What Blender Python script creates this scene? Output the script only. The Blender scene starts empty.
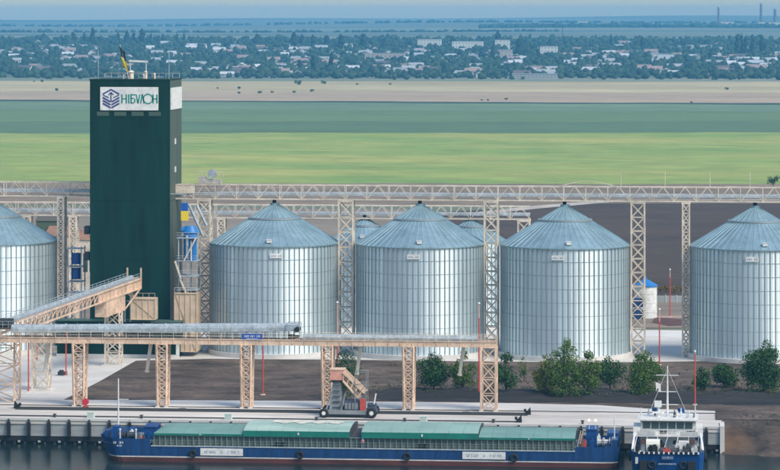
import bpy, bmesh, math, random
import numpy as np
from mathutils import Vector, Matrix
random.seed(7); rng = np.random.default_rng(11)
scn = bpy.context.scene
C = scn.collection

# ------------------------------------------------------------------ camera, sky, sun, exposure
F = 3100.0; HC = 76.0; YH = 20.0; YAW = math.radians(5.5)      # focal length in photo pixels, eye height, horizon row, heading
cs, sn = math.cos(YAW), math.sin(YAW)
cam = bpy.data.cameras.new('camera'); camo = bpy.data.objects.new('camera', cam); C.objects.link(camo)
cam.sensor_width = 36; cam.lens = 36 * F / 780; cam.shift_y = (YH - 235) / 780
cam.clip_start = 1; cam.clip_end = 60000
camo.location = (0, 0, HC); camo.rotation_euler = (math.pi / 2, 0, YAW)
scn.camera = camo
SUN_EL = math.radians(47); SUN_AZ = math.radians(130) - YAW     # azimuth clockwise from +Y
w = bpy.data.worlds.new('World'); scn.world = w; w.use_nodes = True
nt = w.node_tree; nt.nodes.clear()
sky = nt.nodes.new('ShaderNodeTexSky'); sky.sky_type = 'NISHITA'; sky.sun_disc = False
sky.sun_elevation = SUN_EL; sky.sun_rotation = SUN_AZ
sky.air_density = 1.4; sky.dust_density = 0.8; sky.ozone_density = 2.0; sky.altitude = 50
bg = nt.nodes.new('ShaderNodeBackground'); bg.inputs[1].default_value = 0.12
wo = nt.nodes.new('ShaderNodeOutputWorld')
nt.links.new(sky.outputs[0], bg.inputs[0]); nt.links.new(bg.outputs[0], wo.inputs[0])
sl = bpy.data.lights.new('sun', 'SUN'); sl.energy = 2.6; sl.angle = math.radians(28); sl.color = (1.0, 0.90, 0.76)
so = bpy.data.objects.new('sun', sl); C.objects.link(so)
sdir = Vector((math.sin(SUN_AZ) * math.cos(SUN_EL), math.cos(SUN_AZ) * math.cos(SUN_EL), math.sin(SUN_EL)))
so.rotation_euler = sdir.to_track_quat('Z', 'Y').to_euler(); so.location = (300, 0, 400)
scn.view_settings.view_transform = 'Standard'; scn.view_settings.look = 'None'
scn.view_settings.exposure = 0.58; scn.view_settings.gamma = 1
scn.render.engine = 'CYCLES'

GZ = 4.5            # level of the quay and the plain, water is 0
def R(px, Y):       # world X and view depth where the sight line of column px meets the row Y
    t = (px - 390) / F; d = Y / (cs + t * sn); return d * (-sn + t * cs), d
def X_(px, Y): return R(px, Y)[0]
def Z_(px, py, Y): return HC - R(px, Y)[1] * (py - YH) / F
def G(px, py, z=GZ):
    d = F * (HC - z) / (py - YH); t = (px - 390) / F
    return d * (-sn + t * cs), d * (cs + t * sn)

# ------------------------------------------------------------------ materials
MATS = {}
def mat(name, col, rough=0.7, metal=0.0, nscale=0.0, namt=0.0, stretch=(1, 1, 1), col2=None, bump=0.0, bscale=None, spec=0.4, island=0.0, detail=4, fine=None):
    if name in MATS: return MATS[name]
    m = bpy.data.materials.new(name); m.use_nodes = True; t = m.node_tree; b = t.nodes['Principled BSDF']
    b.inputs['Roughness'].default_value = rough; b.inputs['Metallic'].default_value = metal
    b.inputs['Specular IOR Level'].default_value = spec
    c = (*col, 1); b.inputs['Base Color'].default_value = c
    out = None
    if nscale > 0:
        g = t.nodes.new('ShaderNodeNewGeometry'); mp = t.nodes.new('ShaderNodeMapping'); mp.inputs['Scale'].default_value = stretch
        n = t.nodes.new('ShaderNodeTexNoise'); n.inputs['Scale'].default_value = nscale; n.inputs['Detail'].default_value = detail
        n.inputs['Roughness'].default_value = 0.62
        t.links.new(g.outputs['Position'], mp.inputs[0]); t.links.new(mp.outputs[0], n.inputs['Vector'])
        r = t.nodes.new('ShaderNodeValToRGB'); r.color_ramp.elements[0].position = 0.32; r.color_ramp.elements[1].position = 0.68
        if col2 is None:
            r.color_ramp.elements[0].color = (*[x * (1 - namt) for x in col], 1); r.color_ramp.elements[1].color = (*[min(1, x * (1 + namt)) for x in col], 1)
        else:
            r.color_ramp.elements[0].color = c; r.color_ramp.elements[1].color = (*col2, 1)
        t.links.new(n.outputs['Fac'], r.inputs[0]); out = r.outputs[0]
        if bump > 0:
            bp = t.nodes.new('ShaderNodeBump'); bp.inputs['Strength'].default_value = bump; bp.inputs['Distance'].default_value = 0.1
            n2 = t.nodes.new('ShaderNodeTexNoise'); n2.inputs['Scale'].default_value = bscale or nscale * 4; n2.inputs['Detail'].default_value = 3
            t.links.new(mp.outputs[0], n2.inputs['Vector'])
            t.links.new(n2.outputs['Fac'], bp.inputs['Height']); t.links.new(bp.outputs[0], b.inputs['Normal'])
    if fine and nscale > 0:      # second, finer mottling multiplied on top
        nf_ = t.nodes.new('ShaderNodeTexNoise'); nf_.inputs['Scale'].default_value = fine[0]; nf_.inputs['Detail'].default_value = 8; nf_.inputs['Roughness'].default_value = .75
        t.links.new(mp.outputs[0], nf_.inputs['Vector']); mrf = t.nodes.new('ShaderNodeMapRange'); mrf.inputs['From Min'].default_value = .33; mrf.inputs['From Max'].default_value = .67
        mrf.inputs['To Min'].default_value = 1 - fine[1]; mrf.inputs['To Max'].default_value = 1 + fine[1]; t.links.new(nf_.outputs['Fac'], mrf.inputs['Value'])
        vs_ = t.nodes.new('ShaderNodeVectorMath'); vs_.operation = 'SCALE'; t.links.new(out, vs_.inputs[0]); t.links.new(mrf.outputs[0], vs_.inputs['Scale']); out = vs_.outputs[0]
    if island > 0:
        g2 = t.nodes.new('ShaderNodeNewGeometry'); mr = t.nodes.new('ShaderNodeMapRange')
        mr.inputs['To Min'].default_value = 1 - island; mr.inputs['To Max'].default_value = 1 + island
        t.links.new(g2.outputs['Random Per Island'], mr.inputs['Value'])
        mx = t.nodes.new('ShaderNodeVectorMath'); mx.operation = 'SCALE'
        if out: t.links.new(out, mx.inputs[0])
        else: mx.inputs[0].default_value = col
        t.links.new(mr.outputs[0], mx.inputs['Scale']); out = mx.outputs[0]
    if out: t.links.new(out, b.inputs['Base Color'])
    MATS[name] = m; return m

PEACH = mat('peach_paint', (0.64, 0.46, 0.335), 0.65, nscale=0.35, namt=0.22, fine=(2.0, .25))
CREAM = mat('cream_paint', (0.62, 0.54, 0.44), 0.65, nscale=0.3, namt=0.25, fine=(2.0, .25))
TAN = mat('tan_sheet', (0.58, 0.45, 0.32), 0.6, nscale=0.5, namt=0.15)
GALV = mat('galvanised', (0.38, 0.43, 0.46), 0.6, 0.3, nscale=0.5, namt=0.22, fine=(2.0, .2))
SILO = mat('silo_steel', (0.66, 0.76, 0.78), 0.52, 0.58, nscale=0.55, namt=0.16, stretch=(1, 1, 0.06), island=0.07)
_b = SILO.node_tree.nodes['Principled BSDF']; _b.inputs['Anisotropic'].default_value = 0.8      # horizontal corrugation spreads reflections up and down
_c = SILO.node_tree.nodes.new('ShaderNodeCombineXYZ'); _c.inputs[2].default_value = 1; SILO.node_tree.links.new(_c.outputs[0], _b.inputs['Tangent'])
ROOFST = mat('roof_steel', (0.26, 0.385, 0.44), 0.5, 0.5, nscale=0.3, namt=0.16, fine=(1.5, .12))
STIFF = mat('stiffener_steel', (0.34, 0.40, 0.43), 0.5, 0.6); RING = mat('ring_steel', (0.36, 0.42, 0.47), 0.5, 0.6)
GREEN = mat('green_cladding', (0.003, 0.029, 0.021), 0.6, spec=.15, nscale=0.3, namt=0.35, stretch=(1, 1, 0.15))
GREENR = mat('green_roof_sheet', (0.05, 0.10, 0.085), 0.5, nscale=0.4, namt=0.2)
DGREY = mat('dark_grey', (0.05, 0.052, 0.055), 0.7, nscale=1.0, namt=0.3)
BLACK = mat('black_rubber', (0.015, 0.015, 0.017), 0.8)
WHITE = mat('white_paint', (0.68, 0.68, 0.66), 0.5, nscale=0.8, namt=0.14, fine=(2.5, .12))
RED = mat('red_paint', (0.50, 0.07, 0.05), 0.55, nscale=1.0, namt=0.15)
BLUE = mat('blue_paint', (0.006, 0.055, 0.20), 0.4, nscale=0.35, namt=0.3, stretch=(0.4, 1, 1))
BRIGHTB = mat('bright_blue', (0.02, 0.17, 0.46), 0.45, nscale=0.6, namt=0.15)
YELLOW = mat('yellow_paint', (0.75, 0.55, 0.03), 0.5)
CONC = mat('concrete', (0.56, 0.54, 0.51), 0.85, nscale=0.09, namt=0.16, stretch=(0.35, 1, 1), bump=0.2, fine=(.5, .12))
CONCW = mat('pale_concrete', (0.58, 0.56, 0.53), 0.8, nscale=0.3, namt=0.12)
WALLC = mat('quay_concrete', (0.33, 0.35, 0.35), 0.85, nscale=0.35, namt=0.28, stretch=(0.3, 1, 1.6))
GLASS = mat('window_glass', (0.03, 0.06, 0.06), 0.1, spec=0.8)
PURPLE = mat('logo_violet', (0.045, 0.06, 0.19), 0.5)
TEALT = mat('letter_green', (0.0, 0.22, 0.17), 0.5)

# ------------------------------------------------------------------ object helpers
W = {}
def place(o, M, parent=None):
    C.objects.link(o)
    if parent is not None:
        o.parent = parent; o.matrix_parent_inverse = W[parent.name].inverted()
    o.matrix_basis = M; W[o.name] = M.copy(); return o
def tag(o, label=None, cat=None, group=None, kind=None):
    if label: o['label'] = label
    if cat: o['category'] = cat
    if group: o['group'] = group
    if kind: o['kind'] = kind
    return o
def thing(name, loc, label, cat, group=None):
    o = bpy.data.objects.new(name, None); o.empty_display_size = 0.5
    place(o, Matrix.Translation(loc)); return tag(o, label, cat, group)
_cube = {}
def cube_mesh(m):
    if m.name not in _cube:
        me = bpy.data.meshes.new('member_' + m.name)
        v = [(x, y, z) for x in (-.5, .5) for y in (-.5, .5) for z in (-.5, .5)]
        f = [(0, 1, 3, 2), (4, 6, 7, 5), (0, 4, 5, 1), (2, 3, 7, 6), (0, 2, 6, 4), (1, 5, 7, 3)]
        me.from_pydata(v, [], f); me.materials.append(m); _cube[m.name] = me
    return _cube[m.name]
def beam(name, p, q, w_, h_, m, parent):
    p, q = Vector(p), Vector(q); d = q - p; L = d.length
    rot = d.to_track_quat('Z', 'Y').to_matrix().to_4x4() if abs(d.normalized().z) < 0.9999 else Matrix.Identity(4)
    o = bpy.data.objects.new(name, cube_mesh(m))
    return place(o, Matrix.Translation((p + q) / 2) @ rot @ Matrix.Diagonal((w_, h_, L, 1)), parent)
def boxo(name, x0, x1, y0, y1, z0, z1, m, parent):
    o = bpy.data.objects.new(name, cube_mesh(m))
    return place(o, Matrix.Translation(((x0 + x1) / 2, (y0 + y1) / 2, (z0 + z1) / 2)) @ Matrix.Diagonal((x1 - x0, y1 - y0, z1 - z0, 1)), parent)

class MB:
    def __init__(s): s.v = []; s.f = []; s.mi = []; s.smooth = set()
    def add(s, vs, fs, mi=0, smooth=False):
        b = len(s.v); s.v += [tuple(x) for x in vs]
        for f in fs:
            if smooth: s.smooth.add(len(s.f))
            s.f.append([i + b for i in f]); s.mi.append(mi)
        return s
    def box(s, x0, x1, y0, y1, z0, z1, mi=0):
        return s.add([(x, y, z) for x in (x0, x1) for y in (y0, y1) for z in (z0, z1)],
                     [(0, 1, 3, 2), (4, 6, 7, 5), (0, 4, 5, 1), (2, 3, 7, 6), (0, 2, 6, 4), (1, 5, 7, 3)], mi)
    def cyl(s, p, q, r, n=12, r2=None, mi=0, cap=True):
        p, q = Vector(p), Vector(q); d = (q - p).normalized(); r2 = r if r2 is None else r2
        a = d.orthogonal().normalized(); b = d.cross(a)
        vs = []
        for k in range(n):
            t = 2 * math.pi * k / n; e = a * math.cos(t) + b * math.sin(t); vs.append(p + e * r)
        for k in range(n):
            t = 2 * math.pi * k / n; e = a * math.cos(t) + b * math.sin(t); vs.append(q + e * r2)
        fs = [(k, (k + 1) % n, n + (k + 1) % n, n + k) for k in range(n)]
        s.add(vs, fs, mi, n > 8)
        if cap: s.add(vs, [list(range(n))[::-1], list(range(n, 2 * n))], mi)
        return s
    def bar(s, p, q, w_, h_, mi=0):
        p, q = Vector(p), Vector(q); d = (q - p); rot = d.to_track_quat('Z', 'Y').to_matrix()
        a, b = rot.col[0] * w_ / 2, rot.col[1] * h_ / 2
        vs = [p - a - b, p + a - b, p + a + b, p - a + b, q - a - b, q + a - b, q + a + b, q - a + b]
        return s.add(vs, [(3, 2, 1, 0), (4, 5, 6, 7), (0, 1, 5, 4), (1, 2, 6, 5), (2, 3, 7, 6), (3, 0, 4, 7)], mi)
    def loft(s, rings, mi=0, close=True, caps=True, smooth=False):
        n = len(rings[0]); vs = [p for r in rings for p in r]; fs = []
        for i in range(len(rings) - 1):
            for k in range(n if close else n - 1):
                fs.append((i * n + k, i * n + (k + 1) % n, (i + 1) * n + (k + 1) % n, (i + 1) * n + k))
        s.add(vs, fs, mi, smooth)
        if caps: s.add([p for p in rings[0]], [list(range(n))[::-1]], mi); s.add([p for p in rings[-1]], [list(range(n))], mi)
        return s
    def torus(s, c, axis, R_, r, n=16, m=8, mi=0):
        c = Vector(c); d = Vector(axis).normalized(); a = d.orthogonal().normalized(); b = d.cross(a); vs = []
        for i in range(n):
            t = 2 * math.pi * i / n; e = a * math.cos(t) + b * math.sin(t)
            for j in range(m):
                u = 2 * math.pi * j / m; vs.append(c + e * (R_ + r * math.cos(u)) + d * r * math.sin(u))
        fs = [(i * m + j, ((i + 1) % n) * m + j, ((i + 1) % n) * m + (j + 1) % m, i * m + (j + 1) % m) for i in range(n) for j in range(m)]
        return s.add(vs, fs, mi, True)
    def mesh(s, name, mats_, org=(0, 0, 0)):
        me = bpy.data.meshes.new(name)
        me.from_pydata([(x - org[0], y - org[1], z - org[2]) for x, y, z in s.v], [], s.f)
        for m in (mats_ if isinstance(mats_, (list, tuple)) else [mats_]): me.materials.append(m)
        me.polygons.foreach_set('material_index', s.mi)
        if s.smooth: me.polygons.foreach_set('use_smooth', [i in s.smooth for i in range(len(s.f))])
        me.update(); return me
    def build(s, name, mats_, parent=None, org=None):
        if org is None:
            a = np.array(s.v); org = ((a[:, 0].min() + a[:, 0].max()) / 2, (a[:, 1].min() + a[:, 1].max()) / 2, a[:, 2].min())
        o = bpy.data.objects.new(name, s.mesh(name, mats_, org))
        return place(o, Matrix.Translation(org), parent)
def fixn(o):
    bm = bmesh.new(); bm.from_mesh(o.data); bmesh.ops.recalc_face_normals(bm, faces=bm.faces); bm.to_mesh(o.data); bm.free(); return o
def npmesh(name, V, FQ, m, smooth=False):
    me = bpy.data.meshes.new(name); k = FQ.shape[1]
    me.vertices.add(len(V)); me.vertices.foreach_set('co', V.astype(np.float32).ravel())
    me.loops.add(FQ.size); me.loops.foreach_set('vertex_index', FQ.astype(np.int32).ravel())
    me.polygons.add(len(FQ)); me.polygons.foreach_set('loop_start', np.arange(len(FQ), dtype=np.int32) * k)
    me.materials.append(m)
    if smooth: me.polygons.foreach_set('use_smooth', np.ones(len(FQ), bool))
    me.update(calc_edges=True); return me
def copy_tree(o, M, parent=None, srcinv=None):
    """copy a thing with all its parts; M moves the whole tree"""
    c = o.copy(); place(c, M @ W[o.name], parent)
    for ch in KIDS.get(o.name, ()): copy_tree(ch, M, c)
    return c
KIDS = {}
def index_kids():
    KIDS.clear()
    for o in C.objects:
        if o.parent: KIDS.setdefault(o.parent.name, []).append(o)

# ------------------------------------------------------------------ terrain, fields, water
YB = [558, 700, 1200, 2000, 3000, 3650, 4200, 4800, 5400, 6000, 6400, 7200, 8000, 9000, 10000, 11000, 12000, 13000, 14000, 14600]
ZB = [GZ, GZ, GZ, GZ, GZ, GZ, 10, 20, 30, 40, 42, 44, 48, 52, 56, 63, 70, 79, 86, 60]
def zt(x, y):
    z = float(np.interp(y, YB, ZB))
    if y > 6800: z += min(1, (y - 6800) / 3000) * (7 * math.sin(x * 0.0011 + 1.3) + 4 * math.sin(x * 0.0031 + y * 0.001))
    return z
FARM = mat('far_farmland', (0.05, 0.08, 0.05), 0.95, nscale=0.0016, stretch=(0.35, 1.6, 1), col2=(0.24, 0.25, 0.17), detail=6)  # pale tone lightened in place of denser haze at the far ridge
gx = np.linspace(-7000, 7000, 71)
V = np.array([(x, y, zt(x, y)) for y in YB for x in gx]); n = len(gx)
FQ = np.array([(j * n + i, j * n + i + 1, (j + 1) * n + i + 1, (j + 1) * n + i) for j in range(len(YB) - 1) for i in range(n - 1)])
o = bpy.data.objects.new('ground', npmesh('ground', V, FQ, FARM)); place(o, Matrix.Identity(4)); tag(o, kind='structure')

def sheet(name, pts, dz, m, kind='structure', label=None):
    me = bpy.data.meshes.new(name); me.from_pydata([(x, y, GZ + dz) for x, y in pts], [], [list(range(len(pts)))]); me.materials.append(m)
    me.update()
    if me.polygons[0].normal.z < 0: me.flip_normals()
    o = bpy.data.objects.new(name, me); place(o, Matrix.Identity(4)); tag(o, kind=kind, label=label); return o
def strip(name, pa, pb, dz, m, jit=0.35):     # a field between two lines across the plain, each given by its ends in the photograph; edges wander a little
    (a0, a1), (b0, b1) = pa, pb; N = 90; r_ = random.Random(name)
    def line(y0, y1):
        ph = [r_.uniform(0, 6.3) for _ in range(4)]; k = min(1, (max(y0, 60) - 60) / 60) * jit
        return [G(-500 + 1780 * q / N, y0 + (y1 - y0) * q / N + k * (math.sin(q * .31 + ph[0]) + .6 * math.sin(q * .83 + ph[1]) + .4 * math.sin(q * 1.9 + ph[2]))) for q in range(N + 1)]
    return sheet(name, line(a0, a1) + line(b0, b1)[::-1], dz, m)
MEADOW = mat('meadow_green', (0.14, 0.26, 0.05), 0.95, nscale=0.0085, stretch=(0.7, 1, 1), col2=(0.345, 0.345, 0.09), detail=8, fine=(.06, .24))
CROP = mat('crop_dark_green', (0.095, 0.155, 0.052), 0.95, nscale=0.006, stretch=(0.6, 1, 1), col2=(0.125, 0.195, 0.078), detail=7, fine=(.05, .18))
STUB = mat('dry_stubble', (0.34, 0.27, 0.14), 0.95, nscale=0.005, stretch=(0.5, 1, 1), col2=(0.50, 0.42, 0.23), detail=7, fine=(.05, .2))
PLOUGH = mat('ploughed_soil', (0.040, 0.024, 0.015), 0.95, nscale=0.03, stretch=(0.5, 1, 1), col2=(0.070, 0.043, 0.029), detail=6, bump=0.5, fine=(.35, .35))
WASTE = mat('waste_ground', (0.13, 0.105, 0.075), 0.95, nscale=0.05, stretch=(0.25, 1, 1), col2=(0.25, 0.18, 0.12), detail=6, fine=(.3, .5))
SOIL = mat('dark_soil', (0.030, 0.021, 0.015), 0.95, nscale=0.13, stretch=(0.8, 1, 1), col2=(0.145, 0.105, 0.080), detail=10, bump=1.0, bscale=1.6, fine=(1.1, .5))
GRASSV = mat('verge_green', (0.10, 0.16, 0.075), 0.95, nscale=0.01, stretch=(0.15, 1, 1), col2=(0.19, 0.20, 0.10), detail=6)
strip('stubble_field', (80.5, 82), (98.2, 106.5), 0.02, STUB)
strip('pale_fallow', (90.5, 93), (97.6, 105.9), 0.025, mat('tan_fallow', (0.32, 0.235, 0.15), .95, nscale=.005, stretch=(.5, 1, 1), col2=(.45, .34, .22), detail=7, fine=(.05, .2)))
strip('rough_pasture', (99.6, 107.6), (107.5, 113.5), 0.036, mat('rough_pasture', (0.10, 0.17, 0.085), .95, nscale=.006, stretch=(.5, 1, 1), col2=(.15, .22, .11), detail=7, fine=(.05, .2)))
strip('village_meadow', (77.6, 78), (80.4, 82), 0.03, GRASSV)
strip('field_margin', (97.2, 105.7), (98.8, 107.2), 0.04, mat('margin_scrub', (0.035, 0.055, 0.030), 0.95, nscale=0.02, namt=0.4))
strip('crop_field', (98.4, 106.8), (134.5, 133), 0.03, CROP)
strip('meadow', (133.8, 132.4), (183.5, 186), 0.045, MEADOW)
strip('crop_low_strip', (122, 121), (133.6, 132.2), 0.038, mat('crop_deep', (0.07, 0.125, 0.045), .95, nscale=.006, stretch=(.6, 1, 1), col2=(.095, .165, .072), detail=7, fine=(.05, .2)))
strip('waste_strip', (182.3, 185), (203, 207), 0.06, WASTE)
sheet('ploughed_field', [G(440, 212), G(530, 208), G(580, 203.5), G(1280, 203.5), G(1280, 312), G(440, 300)], 0.085, PLOUGH)
sheet('field_track', [G(470, 216), G(540, 208.6), G(620, 201.6), G(1280, 202.4), G(1280, 200.6), G(618, 199.4), G(535, 206), G(470, 213)], 0.11,
      mat('track_dirt', (0.40, 0.36, 0.31), 0.95, nscale=0.1, namt=0.2))
YARD = mat('yard_mud', (0.16, 0.13, 0.10), 0.95, nscale=0.08, stretch=(0.4, 1, 1), col2=(0.26, 0.21, 0.16), detail=7)
sheet('rear_yard', [G(-400, 204), G(430, 210), G(520, 300), G(520, 345), G(-400, 345)], 0.12, YARD)
# stubble and soil shades inside the dry strip
EX = X_(722, 547)           # right-hand end of the quay
sheet('yard_pavement', [(X_(-500, 640), 566), (X_(820, 600) + 60, 566), (X_(820, 700) + 60, 716), (X_(-500, 700), 716)], 0.15, CONC)
# dark soil between quay and silos
def soil_edge(): 
    return [G(64, 400.5), G(300, 401.5), G(520, 404), G(600, 406), G(650, 409.5), G(722, 412), G(800, 409), G(1000, 407), G(1000, 363.5),
            G(780, 363.5), G(700, 362.0), G(640, 363), G(560, 363), G(420, 361.6), G(350, 360.6), G(210, 359.6), G(136, 361.5), G(100, 382)]
sheet('soil_bed', soil_edge(), 0.19, SOIL)
# low bank of darker earth under the trees
b = MB(); rows = []
for i in range(61):
    px = 372 + i * 10; x = X_(px, 588); yj = math.sin(i * 1.7) * 0.5
    hgt = 1.1 + 0.3 * math.sin(i * 0.9) + 0.2 * math.sin(i * 2.3)
    if i < 4: hgt *= i / 4
    rows.append([(x, 577 + yj, GZ + 0.1), (x, 581 + yj, GZ + hgt * 0.35 + .1), (x, 587, GZ + hgt), (x, 592 + yj, GZ + hgt * 0.8), (x, 600, GZ + 0.1)])
b.loft(rows, close=False, caps=False, smooth=True)
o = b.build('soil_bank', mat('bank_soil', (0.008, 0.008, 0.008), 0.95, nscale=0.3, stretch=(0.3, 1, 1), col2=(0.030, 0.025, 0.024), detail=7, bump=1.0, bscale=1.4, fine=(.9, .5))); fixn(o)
tag(o, kind='structure')

# water
wm = bpy.data.materials.new('river_water'); wm.use_nodes = True; t = wm.node_tree; bs = t.nodes['Principled BSDF']
bs.inputs['Base Color'].default_value = (0.010, 0.020, 0.020, 1); bs.inputs['Roughness'].default_value = 0.16; bs.inputs['IOR'].default_value = 1.33; bs.inputs['Specular IOR Level'].default_value = 0.2
g = t.nodes.new('ShaderNodeNewGeometry'); mp = t.nodes.new('ShaderNodeMapping'); mp.inputs['Scale'].default_value = (0.6, 1.4, 1)
n1 = t.nodes.new('ShaderNodeTexNoise'); n1.inputs['Scale'].default_value = 0.8; n1.inputs['Detail'].default_value = 5
bp = t.nodes.new('ShaderNodeBump'); bp.inputs['Strength'].default_value = 0.25; bp.inputs['Distance'].default_value = 0.12
t.links.new(g.outputs['Position'], mp.inputs[0]); t.links.new(mp.outputs[0], n1.inputs['Vector']); t.links.new(n1.outputs['Fac'], bp.inputs['Height']); t.links.new(bp.outputs[0], bs.inputs['Normal'])
b = MB(); b.add([(-3000, -400, 0), (3000, -400, 0), (3000, 560, 0), (-3000, 560, 0)], [(0, 1, 2, 3)])
tag(b.build('river', wm), kind='structure')

# earth bank right of the quay
rows = []; rb_ = random.Random(3)
for i in range(150):
    x = EX + 0.2 + i * .55 + max(0, i - 90) * 3; run = min(1, i / 26)
    k = .6 * math.sin(i * .23) + .4 * math.sin(i * .71 + 1); row = []
    for q, (yy, zz) in enumerate(((566, GZ + .16), (561, GZ + .17), (557.5, GZ + .1), (555.2 - run, GZ - .15 * run), (553.4 - 1.4 * run, 3.7), (551.8 - 1.8 * run, 2.9), (550.4 - 2 * run, 2.2), (549.0 - 2.4 * run, 1.5), (547.6 - 2.6 * run, .9), (546 - 3 * run, .3), (544.4 - 3 * run, -.3), (542 - 3 * run, -1.2))):
        nzz = rb_.uniform(-1, 1) * (.26 if 2 < q < 11 else .02); row.append((x, yy + k * (1 if q > 2 else 0) + nzz * 1.4, zz + nzz))
    rows.append(row)
b = MB(); b.loft(rows, close=False, caps=False, smooth=True)
sheet('bank_top', [(EX - 1, 557), (EX + 500, 557), (EX + 500, 584), (EX + 30, 584), (EX - 1, 570)], .165, SOIL)
o = b.build('river_bank', mat('bank_earth', (0.025, 0.020, 0.017), 0.95, nscale=0.22, stretch=(0.5, 1, 1), col2=(0.10, 0.075, 0.058), detail=7, bump=1.0, bscale=1.5, fine=(1.2, .5))); fixn(o); tag(o, kind='structure')
bk = MATS['bank_earth']; t = bk.node_tree; bsd = t.nodes['Principled BSDF']; src = bsd.inputs['Base Color'].links[0].from_socket     # orange clay showing near the quay end
g = t.nodes.new('ShaderNodeNewGeometry'); vd = t.nodes.new('ShaderNodeVectorMath'); vd.operation = 'DISTANCE'; vd.inputs[1].default_value = (EX + 1.2, 548.5, 2.6)
nz = t.nodes.new('ShaderNodeTexNoise'); nz.inputs['Scale'].default_value = .45; nz.inputs['Detail'].default_value = 6
ad = t.nodes.new('ShaderNodeMath'); ad.operation = 'MULTIPLY_ADD'; ad.inputs[1].default_value = 7; mr = t.nodes.new('ShaderNodeMapRange'); mr.inputs['From Min'].default_value = 9.0; mr.inputs['From Max'].default_value = 4.5
mx = t.nodes.new('ShaderNodeMix'); mx.data_type = 'RGBA'; mx.inputs['B'].default_value = (.12, .07, .042, 1)
t.links.new(g.outputs['Position'], vd.inputs[0]); t.links.new(g.outputs['Position'], nz.inputs['Vector']); t.links.new(nz.outputs['Fac'], ad.inputs[0]); t.links.new(vd.outputs['Value'], ad.inputs[2]); t.links.new(ad.outputs[0], mr.inputs['Value'])
t.links.new(mr.outputs[0], mx.inputs['Factor']); t.links.new(src, mx.inputs['A']); t.links.new(mx.outputs['Result'], bsd.inputs['Base Color'])

# ------------------------------------------------------------------ quay
QX0 = X_(-330, 547)
q = MB(); q.box(QX0, EX, 547.0, 566, GZ - 0.9, GZ + 0.004)
quay = q.build('quay', mat('quay_top', (0.56, 0.52, 0.475), 0.85, nscale=0.09, namt=0.26, stretch=(0.25, 1, 1), bump=0.15, fine=(.6, .15))); tag(quay, kind='structure')
q = MB(); q.box(QX0, EX, 548.2, 566, -2.5, GZ - 0.9); q.build('retaining_wall', DGREY, quay)
boxo('end_wall', EX - 0.35, EX + 0.45, 546.6, 553, -1.5, GZ + 0.25, CONCW, quay)
boxo('kerb', QX0, EX, 546.86, 547.35, GZ - 0.25, GZ + 0.18, CONCW, quay)
fx = [X_(p, 547) for p in (9, 27.5, 46.5, 68, 89.5)]; step = (fx[-1] - fx[0]) / 4
nf = int((EX - fx[0]) / step)
fxs = [fx[0] + step * k for k in range(-8, nf + 1)]
for k, x in enumerate(fxs):
    x1 = min(x + step, EX)
    boxo('wall_panel', x + 0.03, x1 - 0.03, 547.15 + 0.03 * (k % 3), 548.3, 1.45, GZ - 0.92, WALLC, quay)
    f = boxo('fender', x - 0.28, x + 0.28, 546.45, 547.15, 1.5, GZ - 0.55, BLACK, quay)
    boxo('fender_cap', x - 0.16, x + 0.16, 546.55, 547.12, GZ - 0.5, GZ + 0.0, DGREY, f)
    for j in range(2):
        m_ = MB(); m_.cyl((x + step * (0.25 + 0.5 * j), 547.7, -2.5), (x + step * (0.25 + 0.5 * j), 547.7, 0.7), 0.33, 10); m_.build('pile', DGREY, quay)
    boxo('waler', x + 0.05, x1 - 0.05, 547.2, 547.5, 0.55, 1.4, BLACK, quay)
    if k % 1 == 0: boxo('anchor_plate', x + step * 0.5 - 0.22, x + step * 0.5 + 0.22, 546.95, 547.2, 0.30, 0.62, WALLC, quay)

# crane rails with end buffers
TRACK = mat('track_grey', (0.045, 0.043, 0.042), 0.85, nscale=0.3, namt=0.25, stretch=(0.2, 1, 1))
def rail(Y, px0, px1, wd, label, mt):
    x0, x1 = X_(px0, Y), X_(px1, Y)
    r = thing('crane_rail', ((x0 + x1) / 2, Y, GZ), label, 'crane rail')
    boxo('track_bed', x0, x1, Y - wd / 2, Y + wd / 2, GZ - 0.05, GZ + 0.07, mt, r)
    for s in (-1, 1): boxo('rail_head', x0 + .3, x1 - .3, Y + s * wd * 0.3 - .05, Y + s * wd * .3 + .05, GZ + 0.07, GZ + 0.2, DGREY, r)
    for x, s in ((x0, 1), (x1, -1)):
        if px0 < -20 and s == 1: continue
        b = MB(); b.box(x - 0.5, x + 0.5, Y - 0.5, Y + 0.5, GZ, GZ + 0.55); b.add([(x - .45 * s, Y - .4, GZ + .5), (x + .3 * s, Y - .4, GZ + .5), (x - .45 * s, Y - .4, GZ + 1.35), (x - .45 * s, Y + .4, GZ + .5), (x + .3 * s, Y + .4, GZ + .5), (x - .45 * s, Y + .4, GZ + 1.35)],
              [(0, 1, 2), (3, 5, 4), (0, 3, 4, 1), (1, 4, 5, 2), (2, 5, 3, 0)])
        b.cyl((x + .3 * s, Y, GZ + .75), (x + .75 * s, Y, GZ + .75), 0.28, 10)
        b.build('end_buffer', BLACK, r)
rail(561.6, 17, 528, 3.8, 'long dark crane track with black end buffers, along the trestle legs', TRACK)
rail(550.6, -120, 519, 0.45, 'thin dark crane rail with black buffer, along the quay edge', DGREY)

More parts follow.
